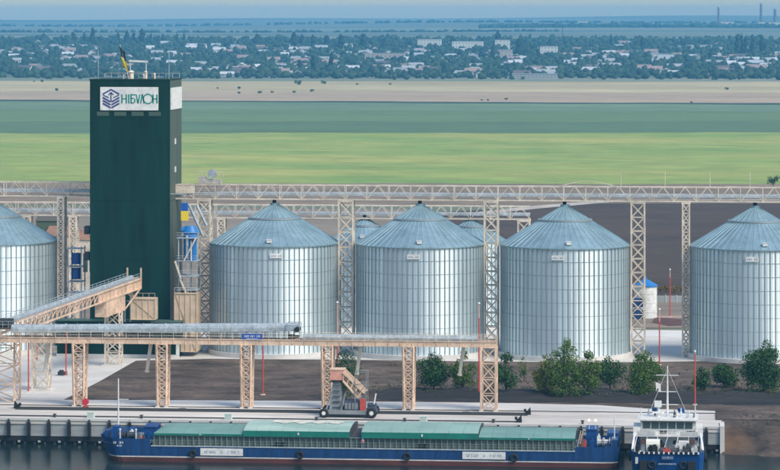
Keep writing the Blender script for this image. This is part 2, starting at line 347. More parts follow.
# ------------------------------------------------------------------ lattice helpers
def lattice(root, x0, x1, y0, y1, z0, z1, ph, m, leg=0.28, br=0.13, ymid=True, top=1.0, horiz=True):
    """legs at the corners; X braces on all sides; legs taper to `top` of the plan at the head"""
    cx, cy = (x0 + x1) / 2, (y0 + y1) / 2
    def P(sx, sy, z):
        k = 1 + (top - 1) * (z - z0) / (z1 - z0)
        return (cx + sx * (x1 - x0) / 2 * k, cy + sy * (y1 - y0) / 2 * k, z)
    legs = {}
    for sx in (-1, 1):
        for sy in (-1, 1): legs[sx, sy] = beam('leg', P(sx, sy, z0), P(sx, sy, z1), leg, leg, m, root)
    n = max(1, round((z1 - z0) / ph)); h = (z1 - z0) / n
    for k in range(n):
        a, b_ = z0 + k * h, z0 + (k + 1) * h
        for A, B in (((-1, -1), (1, -1)), ((-1, 1), (1, 1)), ((-1, -1), (-1, 1)), ((1, -1), (1, 1))):
            L = legs[A]
            if k % 2 == 0 or True:
                beam('brace', P(*A, a), P(*B, b_), br, br * .9, m, L)
                beam('brace', P(*B, a), P(*A, b_), br * .9, br, m, L)
            if horiz: beam('strut', P(*A, b_), P(*B, b_), br, br, m, L)
    for sx in (-1, 1):
        for sy in (-1, 1):
            p = P(sx, sy, z0); boxo('footing', p[0] - leg * 1.1, p[0] + leg * 1.1, p[1] - leg * 1.1, p[1] + leg * 1.1, z0 - 0.2, z0 + 0.25, CONCW, root)
    return root

# ------------------------------------------------------------------ low conveyor gallery on trestles beside the quay
LY0, LY1 = 565.2, 568.0
def deckz(px, py): return Z_(px, py, 566.5)
gx0, gx1 = X_(-60, 566.5), X_(497, 566.5)
ZD = 16.2
gal = thing('conveyor_gallery', ((gx0 + gx1) / 2, 566.6, ZD), 'long low peach conveyor gallery with galvanised cover running along the quay on trestles', 'conveyor')
for Y in (LY0, LY1):
    boxo('girder', gx0, gx1, Y - 0.12, Y + 0.12, ZD, ZD + 0.95, PEACH, gal)
    boxo('girder_flange', gx0, gx1, Y - 0.26, Y + 0.26, ZD + 0.95, ZD + 1.08, PEACH, gal)
boxo('deck', gx0, gx1, LY0 + 0.14, LY1 - 0.14, ZD + 0.86, ZD + 0.94, mat('grating', (0.24, 0.19, 0.17), 0.8), gal)
nstep = int((gx1 - gx0) / 2.2)
for i in range(nstep + 1):
    x = gx0 + (gx1 - gx0) * i / nstep
    if i < nstep: beam('stiffener', (x, LY0 - 0.16, ZD + 0.02), (x, LY0 - 0.16, ZD + 0.93), 0.12, 0.1, PEACH, gal)
    for Y in (LY0, LY1): beam('handrail_post', (x, Y, ZD + 1.08), (x, Y, ZD + 2.15), 0.07, 0.07, CREAM, gal)
for Y in (LY0, LY1):
    for zz in (1.6, 2.15): beam('handrail', (gx0, Y, ZD + zz), (gx1, Y, ZD + zz), 0.07, 0.07, CREAM, gal)
def cover(name, pxa, pxb, za, zb, hgt, wd, parent, y=566.6, m=GALV, seg=4.0):
    """half-round conveyor hood in sections, each section a part"""
    xa, xb = X_(pxa, y), X_(pxb, y); n = max(1, round((xb - xa) / seg))
    for i in range(n):
        a, c = i / n, (i + 1) / n; b = MB(); rings = []
        for u, rr in ((a, 1), (c - 0.03 / n, 1), (c - 0.03 / n, 1.06), (c, 1.06)):
            x = xa + (xb - xa) * u; z = za + (zb - za) * u
            prof = [(-1, 0), (-1, .45), (-.85, .75), (-.5, .94), (0, 1), (.5, .94), (.85, .75), (1, .45), (1, 0)]
            rings.append([(x, y + wd / 2 * p * rr, z + hgt * q_ * rr) for p, q_ in prof])
        b.loft(rings); o = b.build(name, m, parent); fixn(o)
cover('conveyor_hood', 12, 299, ZD + 1.75, ZD + 2.55, 1.5, 1.7, gal)
cover('conveyor_hood', 303, 478, ZD + 1.1, ZD + 1.1, 0.95, 1.7, gal)
for i in range(30):      # posts carrying the raised hood
    u = (i + .5) / 30; x = X_(12, 566.6) + (X_(299, 566.6) - X_(12, 566.6)) * u
    for s in (-.8, .8): beam('hood_post', (x, 566.6 + s, ZD + 0.95), (x, 566.6 + s, ZD + 1.8 + .8 * u), 0.08, 0.08, DGREY, gal)
# head end of the raised conveyor
xh = X_(300, 566)
for dx in (-2.4, 0.0):
    for Y in (565.5, 567.6): beam('head_frame_post', (xh + dx, Y, ZD + 1), (xh + dx, Y, ZD + 4.1), 0.14, 0.14, GALV, gal)
for Y in (565.5, 567.6): beam('head_frame_rail', (xh - 2.4, Y, ZD + 4.1), (xh, Y, ZD + 4.1), 0.12, 0.12, GALV, gal)
b = MB(); b.cyl((xh - 0.5, 565.3, ZD + 2.9), (xh - 0.5, 567.9, ZD + 2.9), 0.5, 14); b.build('head_pulley', BLACK, gal)
b = MB(); b.box(xh - 2.2, xh - 1.0, 565.35, 566.1, ZD + 1.1, ZD + 2.0); b.cyl((xh - 1.0, 565.7, ZD + 1.6), (xh - 0.2, 565.7, ZD + 1.6), .3, 10); b.build('drive_motor', DGREY, gal)
# blue notice on the gallery handrail
xs0, xs1 = X_(242, 565), X_(262, 565)
sg = boxo('notice_board', xs0, xs1, LY0 - 0.25, LY0 - 0.15, ZD + 0.9, ZD + 2.1, mat('sign_blue', (0.02, 0.08, 0.36), 0.4), gal)
def glyph_row(x0, x1, y, z, hgt, m, parent, nchar=10, gaps=(), name='lettering', wdt=0.55):
    """a row of small raised marks too small to read, like the ones in the photograph"""
    b = MB(); st = (x1 - x0) / nchar; r = random.Random(int(abs(x0) * 10) + nchar)
    for i in range(nchar):
        if i in gaps: continue
        a = x0 + st * i; ww = st * wdt; tk = ww * 0.3
        k = r.randrange(4)
        if k in (0, 1, 3): b.box(a, a + tk, y - .02, y, z, z + hgt)
        if k in (0, 2, 3): b.box(a + ww - tk, a + ww, y - .02, y, z, z + hgt)
        zz = z + hgt * r.choice((0, .42, .8)); b.box(a + tk + .005, a + ww - tk - .005, y - .018, y, zz, zz + hgt * .2)
        if k in (1, 2): zz = z + hgt * .8; b.box(a + tk + .005, a + ww - tk - .005, y - .017, y, zz, zz + hgt * .2)
    return b.build(name, m, parent)
glyph_row(xs0 + .4, xs1 - .3, LY0 - .255, ZD + 1.45, 0.38, WHITE, sg, 16, (5, 11), wdt=.7)
glyph_row(xs0 + .8, xs1 - .7, LY0 - .255, ZD + 1.05, 0.22, WHITE, sg, 18, (7,), wdt=.7)
# spouts
for px in (47, 149, 252, 359, 462):
    x = X_(px, 568); b = MB(); b.cyl((x + .35, 568.3, ZD + .1), (x - .45, 568.6, ZD - 5.2), 0.36, 10, 0.30); b.cyl((x - .45, 568.6, ZD - 5.2), (x - .47, 568.6, ZD - 5.6), 0.42, 10)
    b.build('discharge_spout', mat('spout_cream', (0.74, 0.66, 0.56), .5), gal)
trestle_lab = {80: 'peach lattice trestle nearest the red box, under the low conveyor gallery', 163: 'peach lattice trestle in front of the green hall corner', 247: 'peach lattice trestle under the blue notice board',
               328: 'peach lattice trestle beside the wheeled ship loader', 409: 'peach lattice trestle beside the round bushy tree'}
for px, lab in trestle_lab.items():
    x = X_(px, 566.6); wd = 1.05 if px > 100 else 1.15
    tr = thing('gallery_trestle', (x, 566.6, GZ), lab, 'trestle', 'lattice trestles of the low gallery')
    lattice(tr, x - wd * .76, x + wd * .76, LY0 + .1, LY1 - .1, GZ, ZD - 0.02, 1.5, PEACH, .32, .15, top=1.22)
x0, x1 = X_(481.5, 566), X_(496, 566)
tr = thing('end_tower', ((x0 + x1) / 2, 566.6, GZ), 'broad peach lattice tower carrying the outer end of the low gallery', 'lattice tower')
lattice(tr, x0, x1, LY0 - .3, LY1 + .5, GZ, ZD - 0.02, 2.9, PEACH, .36, .17)
for x in (x0, (x0 + x1) / 2, x1):
    beam('rail_post', (x, LY0 - .3, ZD + 1.1), (x, LY0 - .3, ZD + 2.4), .09, .09, PEACH, tr)
# transfer tower at the left edge, at the foot of the inclined gallery
x0, x1 = X_(-30, 570), X_(16, 570)
tr = thing('transfer_tower', ((x0 + x1) / 2, 571, GZ), 'braced peach transfer tower with dark platform at the start of the inclined gallery', 'lattice tower')
lattice(tr, x0, x1, 568.6, 573.5, GZ, 18.3, 3.4, PEACH, .34, .16)
boxo('platform', x0 - .3, x1 + .5, 568.4, 573.8, 18.32, 18.62, mat('platform_brown', (.10, .06, .045), .8), tr)
for i in range(9):
    x = x0 + (x1 - x0) * i / 8; beam('rail_post', (x, 568.5, 18.62), (x, 568.5, 19.8), .07, .07, GALV, tr)
for z in (19.2, 19.8): beam('rail', (x0, 568.5, z), (x1 + .3, 568.5, z), .07, .07, GALV, tr)
b = MB(); b.box(x1 - 3.2, x1 - 0.6, 569.2, 571, 18.62, 20.2); b.cyl((x1 - 1.9, 569.0, 19.5), (x1 - 1.9, 568.7, 19.5), .5, 12); b.build('drive_unit', DGREY, tr)

# ------------------------------------------------------------------ inclined gallery going back to the elevator tower
A = Vector((X_(16, 571), 571, 17.2)); B = Vector((X_(141, 646), 646, 19.3))
ig = thing('inclined_gallery', ((A + B) / 2), 'peach ribbed conveyor gallery rising from the quay back to the green tower', 'conveyor')
d = (B - A); L = d.length; u = d.normalized(); side = u.cross(Vector((0, 0, 1))).normalized(); up = Vector((0, 0, 1))     # side points right / toward camera
WD = 3.0
for s in (0, -WD):
    a = side * s
    beam('girder', A + a + up * 0.15, B + a + up * 0.15, 0.3, 0.3, PEACH, ig)
    beam('top_chord', A + a + up * 2.15, B + a + up * 2.15, 0.28, 0.34, PEACH, ig)
n = 30
for i in range(n + 1):
    p = A + u * (L * i / n)
    beam('rib', p + up * 0.2, p + up * 2.1, 0.2, 0.2, PEACH, ig)
    if i < n:
        q_ = A + u * (L * (i + 1) / n); m_ = MB()
        o1, o2 = -side * 0.12, -side * 0.18
        vs = [p + o1 + up * .3, q_ + o1 + up * .3, q_ + o1 + up * 2.0, p + o1 + up * 2.0, p + o2 + up * .3, q_ + o2 + up * .3, q_ + o2 + up * 2.0, p + o2 + up * 2.0]
        full = i >= 19
        if not full:
            beam('diagonal', p - side * .1 + up * .25, q_ - side * .1 + up * 2.0, .13, .13, PEACH, ig)
            vs = [v_ if k % 4 in (2, 3) else v_ + up * .9 for k, v_ in enumerate(vs)]
        if full: m_.add(vs, [(0, 1, 2, 3), (7, 6, 5, 4), (0, 4, 5, 1), (1, 5, 6, 2), (2, 6, 7, 3), (3, 7, 4, 0)]); m_.build('side_panel', PEACH, ig)
        for k2, o3 in (('handrail_post', side * 0.0), ('handrail_post', -side * WD)):
            beam(k2, p + o3 + up * 2.3, p + o3 + up * 3.3, .07, .07, GALV, ig)
        # roof sheet of the walkway
        b = MB(); a0, a1 = -side * .25, -side * (WD - .1)
        b.add([p + a0 + up * 2.2, q_ + a0 + up * 2.2, q_ + a1 + up * 2.2, p + a1 + up * 2.2], [(0, 1, 2, 3)]); b.build('deck_sheet', mat('walkway_grey', (.34, .33, .32), .7), ig)
        # hood
        b = MB(); rings = []
        for pt in (p + u * .04, q_ - u * .04):
            rings.append([pt - side * (WD * .68 + 0.55 * math.cos(th)) + up * (2.25 + 0.6 * math.sin(th)) for th in [math.pi * j / 8 for j in range(9)]])
        b.loft(rings); fixn(b.build('conveyor_hood', GALV, ig))
for o3 in (Vector(), -side * WD):
    for z in (2.8, 3.3): beam('handrail', A + o3 + up * z, B + o3 + up * z, .08, .08, GALV, ig)
beam('end_post', B + up * 0, B + up * 4.4, .3, .3, PEACH, ig); beam('end_post', B - side * WD, B - side * WD + up * 4.4, .3, .3, PEACH, ig)
for z in (.4, 1.4, 2.3): beam('end_beam', B + up * z, B - side * WD + up * z, .2, .2, PEACH, ig)
# deep peach casing panel under the upper part
b = MB(); p = A + u * (L * .70); q_ = A + u * (L * .86)
b.add([p - up * 3.3, q_ - up * 3.3, q_ + up * .1, p + up * .1, p - side * 2.5 - up * 3.3, q_ - side * 2.5 - up * 3.3, q_ - side * 2.5 + up * .1, p - side * 2.5 + up * .1],
      [(0, 1, 2, 3), (7, 6, 5, 4), (0, 4, 5, 1), (1, 5, 6, 2), (2, 6, 7, 3), (3, 7, 4, 0)]); fixn(b.build('casing', PEACH, ig))
for j in range(4):
    r_ = p + (q_ - p) * ((j + .5) / 4) + side * .06; beam('casing_rib', r_ - up * 3.2, r_, .16, .16, PEACH, ig)
beam('bottom_strut', A + u * (L * .86) - up * 3.0, B + up * .2, .22, .22, PEACH, ig)
for (frac, label) in ((0.24, 'peach lattice support standing on the concrete yard under the inclined gallery'), (0.82, 'peach lattice support before the green hall under the inclined gallery')):
    p = A + u * (L * frac); c = p - side * WD / 2
    tr = thing('gallery_support', (c.x, c.y, GZ), label, 'lattice tower', 'lattice supports of the inclined gallery')
    lattice(tr, c.x - 1.5, c.x + 1.5, c.y - 1.6, c.y + 1.6, GZ + .15, p.z - (3.35 if frac > .5 else 0.05), 3.0, CREAM, .3, .15)
    boxo('base_slab', c.x - 2.2, c.x + 2.2, c.y - 2.3, c.y + 2.3, GZ, GZ + .4, CONCW, tr)

# ------------------------------------------------------------------ green elevator tower and hall
TY = 652.0; TX0, TX1 = X_(90, TY), X_(169.3, TY); TD = 15.5; TT = Z_(130, 80.5, TY)
tw = thing('elevator_tower', ((TX0 + TX1) / 2, TY + TD / 2, GZ), 'tall dark green clad grain elevator tower with white company sign', 'tower')
b = MB(); b.box(TX0, TX1, TY, TY + TD, GZ, TT - .3); b.build('wall', GREEN, tw)
npan = 12
for i in range(npan):
    a = TX0 + (TX1 - TX0) * i / npan; c = TX0 + (TX1 - TX0) * (i + 1) / npan
    for j, (z0_, z1_) in enumerate(((12.6, 24.9), (25.0, 37.4), (37.5, 49.9), (50.0, TT))):
        boxo('cladding_sheet', a + .004, c - .004, TY - .09 - .003 * (i % 2), TY - .01, z0_, z1_, GREEN, tw)
SIDEC = mat('side_cladding_sheen', (0.052, 0.078, 0.058), 0.45, nscale=0.2, namt=0.12, stretch=(1, 1, .15))  # side sheets in a paler green: grazing reflection put into the colour
for i in range(8):
    a = TY + TD * i / 8; c = TY + TD * (i + 1) / 8
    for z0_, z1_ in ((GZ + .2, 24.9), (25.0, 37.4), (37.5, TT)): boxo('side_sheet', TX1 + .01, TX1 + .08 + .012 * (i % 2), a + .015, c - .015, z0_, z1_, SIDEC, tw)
boxo('parapet', TX0 - .12, TX1 + .12, TY - .15, TY + TD + .15, TT - .02, TT + .28, GREEN, tw)
boxo('corner_trim', TX1 - .1, TX1 + .14, TY - .14, TY + .2, GZ + .3, TT - .03, GREEN, tw)
for z in (46, 52, 58): pass
for z in (Z_(175, 141, TY + 8), Z_(175, 169, TY + 8)): boxo('wall_lamp', TX1 + .1, TX1 + .28, TY + 6.2, TY + 7.2, z - .6, z + .6, WHITE, tw)
# signs
sz1, sz0 = Z_(130, 87, TY), Z_(130, 110.3, TY); sx0, sx1 = X_(100.5, TY), X_(158.5, TY)
sgn = boxo('sign_board', sx0, sx1, TY - .3, TY - .11, sz0, sz1, WHITE, tw); sgn['label'] = 'white sign board with violet logo and green lettering'
s2 = boxo('side_sign_board', TX1 + .1, TX1 + .3, TY + .8, TY + TD - .8, sz0 + .1, sz1 - .2, WHITE, tw)
lb = MB()            # lettering strokes
def stroke(b, x, z, x2, z2, t_=0.27):
    b.bar((x, TY - .33, z), (x2, TY - .33, z2), .05 if False else t_, .05) if False else None
    dx, dz = x2 - x, z2 - z; L_ = math.hypot(dx, dz); nx, nz = -dz / L_ * t_ / 2, dx / L_ * t_ / 2
    y0, y1 = TY - .36, TY - .30
    b.add([(x + nx, y0, z + nz), (x2 + nx, y0, z2 + nz), (x2 - nx, y0, z2 - nz), (x - nx, y0, z - nz), (x + nx, y1, z + nz), (x2 + nx, y1, z2 + nz), (x2 - nx, y1, z2 - nz), (x - nx, y1, z - nz)],
          [(0, 1, 2, 3), (7, 6, 5, 4), (0, 4, 5, 1), (1, 5, 6, 2), (2, 6, 7, 3), (3, 7, 4, 0)])
def px2(p): return X_(p, TY)
zb, ztp = Z_(130, 103.3, TY), Z_(130, 94.2, TY); zm = (zb + ztp) / 2
letters = []
def H(a, c): b = MB(); stroke(b, a, zb, a, ztp); stroke(b, c, zb, c, ztp); stroke(b, a, zm, c, zm, .2); letters.append(b)
H(px2(122.2), px2(126.6))
b = MB(); stroke(b, px2(129.1), zb, px2(129.1), ztp); letters.append(b)
b = MB(); a, c = px2(131.4), px2(135.6); stroke(b, a, zb, a, ztp); stroke(b, a, ztp - .1, c, ztp - .1, .2); stroke(b, a, zm + .1, c - .25, zm + .1, .2); stroke(b, a, zb + .1, c - .25, zb + .1, .2); stroke(b, c - .12, zb + .2, c - .12, zm, .24); letters.append(b)
b = MB(); a, c = px2(136.4), px2(140.2); stroke(b, a, ztp, (a + c) / 2, zb, .24); stroke(b, c, ztp, (a + c) / 2, zb, .24); letters.append(b)
b = MB(); a, c = px2(140.9), px2(144.4); stroke(b, a, zb, (a + c) / 2, ztp, .24); stroke(b, c, zb, (a + c) / 2, ztp, .24); letters.append(b)
b = MB(); cxo, rr = px2(148.3), (ztp - zb) * .52
for k in range(20):
    t0, t1 = 2 * math.pi * k / 20, 2 * math.pi * (k + 1) / 20
    stroke(b, cxo + rr * .98 * math.cos(t0), zm + rr * math.sin(t0), cxo + rr * .98 * math.cos(t1), zm + rr * math.sin(t1), .22)
letters.append(b)
H(px2(153.4), px2(157.2))
for b in letters: b.build('letter', TEALT, sgn)
# emblem: stacked chevrons making a cube
lc, lw = px2(111.3), (px2(119.6) - px2(103.0)) / 2; zc = (sz0 + sz1) / 2
b = MB()
stroke(b, lc, zc + 1.95, lc - lw, zc + .95, .3); stroke(b, lc, zc + 1.95, lc + lw, zc + .95, .3)
for k in range(3):
    z = zc + .25 - k * .62
    stroke(b, lc - lw, z, lc - .1, z - .95 , .34); stroke(b, lc + lw, z, lc + .1, z - .95, .34)
stroke(b, lc, zc + 1.2, lc, zc - .5, .24); stroke(b, lc - .55, zc + .75, lc, zc + 1.35, .22); stroke(b, lc + .55, zc + .75, lc, zc + 1.35, .22)
stroke(b, lc - lw * .95, zc + .75, lc - .45, zc + .2, .22); stroke(b, lc + lw * .95, zc + .75, lc + .45, zc + .2, .22)
b.build('emblem', PURPLE, sgn)
# louvre row under the sign
for k in range(4):
    a = px2(97 + k * 17.3); c = px2(97 + k * 17.3 + 12); z0_, z1_ = Z_(130, 116, TY), Z_(130, 111.8, TY)
    lv = boxo('louvre_window', a, c, TY - .16, TY - .1, z0_, z1_, mat('louvre_grey', (.06, .11, .085), .6), tw)
    for j in range(6): xx = a + (c - a) * (j + .5) / 6; boxo('louvre_blade', xx - .17, xx + .12, TY - .22, TY - .165, z0_ + .08, z1_ - .08, mat('louvre_pale', (.07, .11, .085), .6), lv)
# roof gear
cx = px2(127)
b = MB(); b.cyl((cx, TY + 5, TT + .2), (cx, TY + 5, TT + 1.7), .55, 14); b.cyl((cx, TY + 5, TT + 1.7), (cx, TY + 5, TT + 2.1), .75, 14, .2); b.build('roof_vent', CREAM, tw)
for px_, h_, r_ in ((120, .9, .18), (137, 1.0, .2), (141, 1.7, .3), (149, 1.2, .2)):
    b = MB(); xx = px2(px_); yy = TY + 4 + (px_ * 7 % 5); b.cyl((xx, yy, TT + .2), (xx, yy, TT + h_), r_, 10); b.cyl((xx, yy, TT + h_), (xx, yy, TT + h_ + .3), r_ * 1.4, 10, .1); b.build('roof_vent', CREAM, tw)
for px_ in (96.5, 170.5): 
    xx = min(px2(px_), TX1 - .4); b = MB(); b.cyl((xx, TY + 2, TT), (xx, TY + 2, TT + 6.5), .07, 6); b.build('lightning_rod', GALV, tw)
for k in range(12):
    xx = TX0 + .3 + (TX1 - TX0 - .6) * k / 11; beam('roof_rail_post', (xx, TY + TD - .4, TT + .2), (xx, TY + TD - .4, TT + 1.3), .06, .06, CREAM, tw)
beam('roof_rail', (TX0 + .3, TY + TD - .4, TT + 1.3), (TX1 - .3, TY + TD - .4, TT + 1.3), .06, .06, CREAM, tw)
beam('roof_beam', (px2(123), TY + 7, TT + 4.1), (px2(142), TY + 7, TT + 3.9), .3, .4, WHITE, tw)
for p_ in (124.5, 140.5): beam('roof_beam_post', (px2(p_), TY + 7, TT + .2), (px2(p_), TY + 7, TT + 3.7), .14, .14, WHITE, tw)
# flag on the roof
fx0 = px2(123.5)
fl = thing('flag', (fx0, TY + 3, TT), 'dark and yellow flag hanging from a leaning pole on the tower roof', 'flag')
b = MB(); b.cyl((fx0 + .6, TY + 3, TT + .25), (fx0 - 1.3, TY + 3, TT + 7.6), .07, 6); b.build('pole', CREAM, fl)
for k, m_ in ((0, YELLOW), (1, mat('flag_dark', (.02, .035, .06), .8))):
    rows = []
    for i in range(6):
        a = i / 5; z = TT + 2.9 + 2.2 * k + 2.2 * a; xx = fx0 - .08 - 1.25 * (z - TT) / 7.4
        rows.append([(xx - .15 + j * .4 * (1 - .08 * j), TY + 3 + .22 * math.sin(j * 1.6 + i * .8) + .0, z - j * .28) for j in range(6)])
    b = MB(); b.loft(rows, close=False, caps=False, smooth=True); o = b.build('flag_cloth', m_, fl)
    md = o.modifiers.new('thick', 'SOLIDIFY'); md.thickness = .03
# green hall at the foot
HY = 648.0; hx0, hx1 = X_(57, HY), X_(179, HY); HT = 12.2
hall = thing('green_hall', ((hx0 + hx1) / 2, HY + 2, GZ), 'low dark green clad hall at the foot of the elevator tower', 'hall')
boxo('wall', hx0, hx1, HY, TY - .2, GZ + .1, HT - .06, GREEN, hall)
nn = 26
for i in range(nn):
    a = hx0 + (hx1 - hx0) * i / nn; c = hx0 + (hx1 - hx0) * (i + 1) / nn
    boxo('cladding_sheet', a + .015, c - .015, HY - .08 - .012 * (i % 2), HY - .005, GZ + .75, HT - .08, GREEN, hall)
boxo('plinth', hx0 - .1, hx1 + .1, HY - .2, HY - .0, GZ + .05, GZ + .72, CONCW, hall)
boxo('roof', hx0 - .2, hx1 + .2, HY - .3, TY - .12, HT - .05, HT + .15, GREENR, hall)
boxo('door', X_(176, HY), X_(179.5, HY), HY - .14, HY - .09, GZ + .75, GZ + 5.2, WHITE, hall)
# annex with grey green roof
boxo('annex', X_(152, HY - 4), X_(180.5, HY - 4), HY - 4.5, HY - .35, HT - 3.0, HT + .2, GREEN, hall)
boxo('annex_roof', X_(151.5, HY - 4), X_(181, HY - 4), HY - 4.8, HY - .33, HT + .21, HT + .4, GREENR, hall)
# tan bins
def bin_box(px0, px1, py0, py1, Y, dep, label):
    x0, x1 = X_(px0, Y), X_(px1, Y); z1 = Z_((px0 + px1) / 2, py0, Y); z0 = Z_((px0 + px1) / 2, py1, Y)
    t_ = thing('hopper_bin', ((x0 + x1) / 2, Y + dep / 2, z0), label, 'bin')
    b = MB(); b.box(x0, x1, Y, Y + dep, z0, z1); b.build('casing', TAN, t_)
    for i in range(5):
        x = x0 + (x1 - x0) * i / 4; beam('rib', (x, Y - .07, z0 + .01), (x, Y - .07, z1), .14, .12, TAN, t_)
    beam('diagonal_rib', (x0 + .2, Y - .06, z1 - .3), (x1 - .2, Y - .06, z0 + .3), .14, .1, mat('tan_dark', (.42, .33, .24), .6), t_)  # diagonal rib in a darker tan than the casing
    for z in (z0 + .1, z1 - .1): beam('band', (x0, Y - .1, z), (x1, Y - .1, z), .2, .12, TAN, t_)
    for i in range(5):
        x = x0 + (x1 - x0) * i / 4; beam('rail_post', (x, Y, z1), (x, Y, z1 + 1.1), .07, .07, CREAM, t_)
    beam('rail', (x0, Y, z1 + 1.1), (x1, Y, z1 + 1.1), .07, .07, CREAM, t_)
    return t_, x0, x1, z0, z1
bin_box(131, 155, 298.5, 320, 644.0, 3.6, 'ribbed tan hopper bin on the green hall roof below the gallery head')
t_, bx0, bx1, bz0, bz1 = bin_box(174.5, 196.5, 293, 352, 650.0, 6, 'tall ribbed tan hopper bin below the stair frame beside the tower')
# intake steelwork between gallery head and bin
sf = thing('chute_frame', (X_(125, 645), 646, HT), 'dark chute frame between the inclined gallery head and the tan bin', 'chute')
for p_ in (119, 125, 130.5): beam('post', (X_(p_, 645), 645, HT + .2), (X_(p_, 645), 645, Z_(p_, 296, 645)), .25, .25, GALV, sf)
beam('cross_beam', (X_(118, 645), 645.3, Z_(125, 301, 645)), (X_(131, 645), 645.3, Z_(125, 301, 645)), .3, .25, GALV, sf)
b = MB(); b.cyl((X_(128, 645), 644.5, Z_(128, 291, 645)), (X_(136, 645), 644.5, Z_(136, 299, 645)), .45, 10); b.build('chute', TAN, sf)
# stair frame with blue machine
sx0_, sx1_ = X_(178.5, 651), X_(197, 651); fr = thing('stair_frame', ((sx0_ + sx1_) / 2, 653, bz1), 'galvanised stair frame with platforms beside the green tower', 'stair frame')
ztop = Z_(188, 237, 651)
for x in (sx0_, (sx0_ + sx1_) / 2, sx1_):
    for y in (651.2, 655.5): beam('post', (x, y, bz1 + .02), (x, y, ztop), .2, .2, GALV, fr)
for py_ in (290, 276, 261, 238):
    z = Z_(188, py_, 651); boxo('platform', sx0_ - .4, sx1_ + .2, 650.9, 655.8, z - .12, z + .06, GALV, fr)
    for zz in (.6, 1.1): beam('rail', (sx0_ - .4, 650.9, z + zz), (sx1_ + .2, 650.9, z + zz), .08, .08, GALV, fr)
for (a, c) in (((175, 261), (181, 279)), ((180, 279), (186, 293)), ((196, 238), (184, 261))):
    beam('stair_flight', (X_(a[0], 650.5), 650.5, Z_(a[0], a[1], 650.5)), (X_(c[0], 650.5), 650.5, Z_(c[0], c[1], 650.5)), .5, .3, CREAM, fr)
b = MB(); cxm = X_(190.5, 653.4); z = Z_(188, 262, 653); zt_ = Z_(188, 226, 653)
bl = thing('grain_cleaner', (cxm, 653.4, z), 'bright blue cylindrical grain machine on the stair frame platforms', 'machine')
b.cyl((cxm, 653.4, z + .1), (cxm, 653.4, zt_ - 1.4), 1.5, 18); b.build('drum', BRIGHTB, bl)
b = MB(); b.cyl((cxm, 653.4, zt_ - 1.4), (cxm, 653.4, zt_), 1.9, 18, 1.1); b.cyl((cxm - 1.9, 653.0, zt_ - .9), (cxm - .2, 653.2, zt_ - .5), .55, 10); b.build('hood', BRIGHTB, bl)
b = MB(); b.cyl((cxm - .5, 651.7, z + 1.0), (cxm - .5, 651.7, zt_ - 2), .22, 8); b.cyl((cxm + .4, 651.7, z + .3), (cxm + .4, 651.7, zt_ - 3), .16, 8); b.build('pipe', WHITE, bl)
# blue and yellow board
fb = thing('flag_board', (X_(184.5, 652), 652, Z_(184, 220, 652)), 'blue over yellow painted board beside the green tower', 'board')
zz = [Z_(184, p, 652) for p in (220.5, 211, 203)]
boxo('lower_panel', X_(181, 652), X_(188.3, 652), 652, 652.3, zz[0], zz[1], YELLOW, fb); boxo('upper_panel', X_(181, 652), X_(187.8, 652), 652, 652.3, zz[1] + .005, zz[2], mat('flag_blue', (.01, .09, .38), .5), fb)
beam('hanger', (X_(184.5, 652), 652.45, zz[0]), (X_(184.5, 652), 652.45, zz[2] + 2.0), .2, .2, GALV, fb)
beam('hanger_arm', (TX1, 652.45, zz[2] + 1.9), (X_(186, 652), 652.45, zz[2] + 1.9), .2, .2, GALV, fb)
# machinery left of the tower
bl = thing('dust_filter', (X_(77, 660), 660, GZ), 'dark blue dust filter in a grey frame left of the green tower', 'machine')
for p_ in (70, 83):
    for y in (658, 662): beam('post', (X_(p_, 660), y, GZ + .1), (X_(p_, 660), y, Z_(77, 246, 660)), .22, .22, GALV, bl)
for py_ in (292, 281, 266, 248):
    boxo('platform', X_(69, 660), X_(84, 660), 657.8, 662.2, Z_(77, py_, 660) - .1, Z_(77, py_, 660), GALV, bl)
for a, c in ((279, 268), (264, 253)):
    b = MB(); b.cyl((X_(76.5, 660), 660, Z_(77, a, 660)), (X_(76.5, 660), 660, Z_(77, c, 660)), 1.1, 14); b.build('filter_drum', mat('deep_blue', (.015, .08, .30), .5), bl)
for py_ in (226, 252):
    boxo('tower_bracket', X_(85, 655), X_(90, 655) - .02, 654, 657, Z_(88, py_ + 8, 655), Z_(88, py_, 655), DGREY, tw)

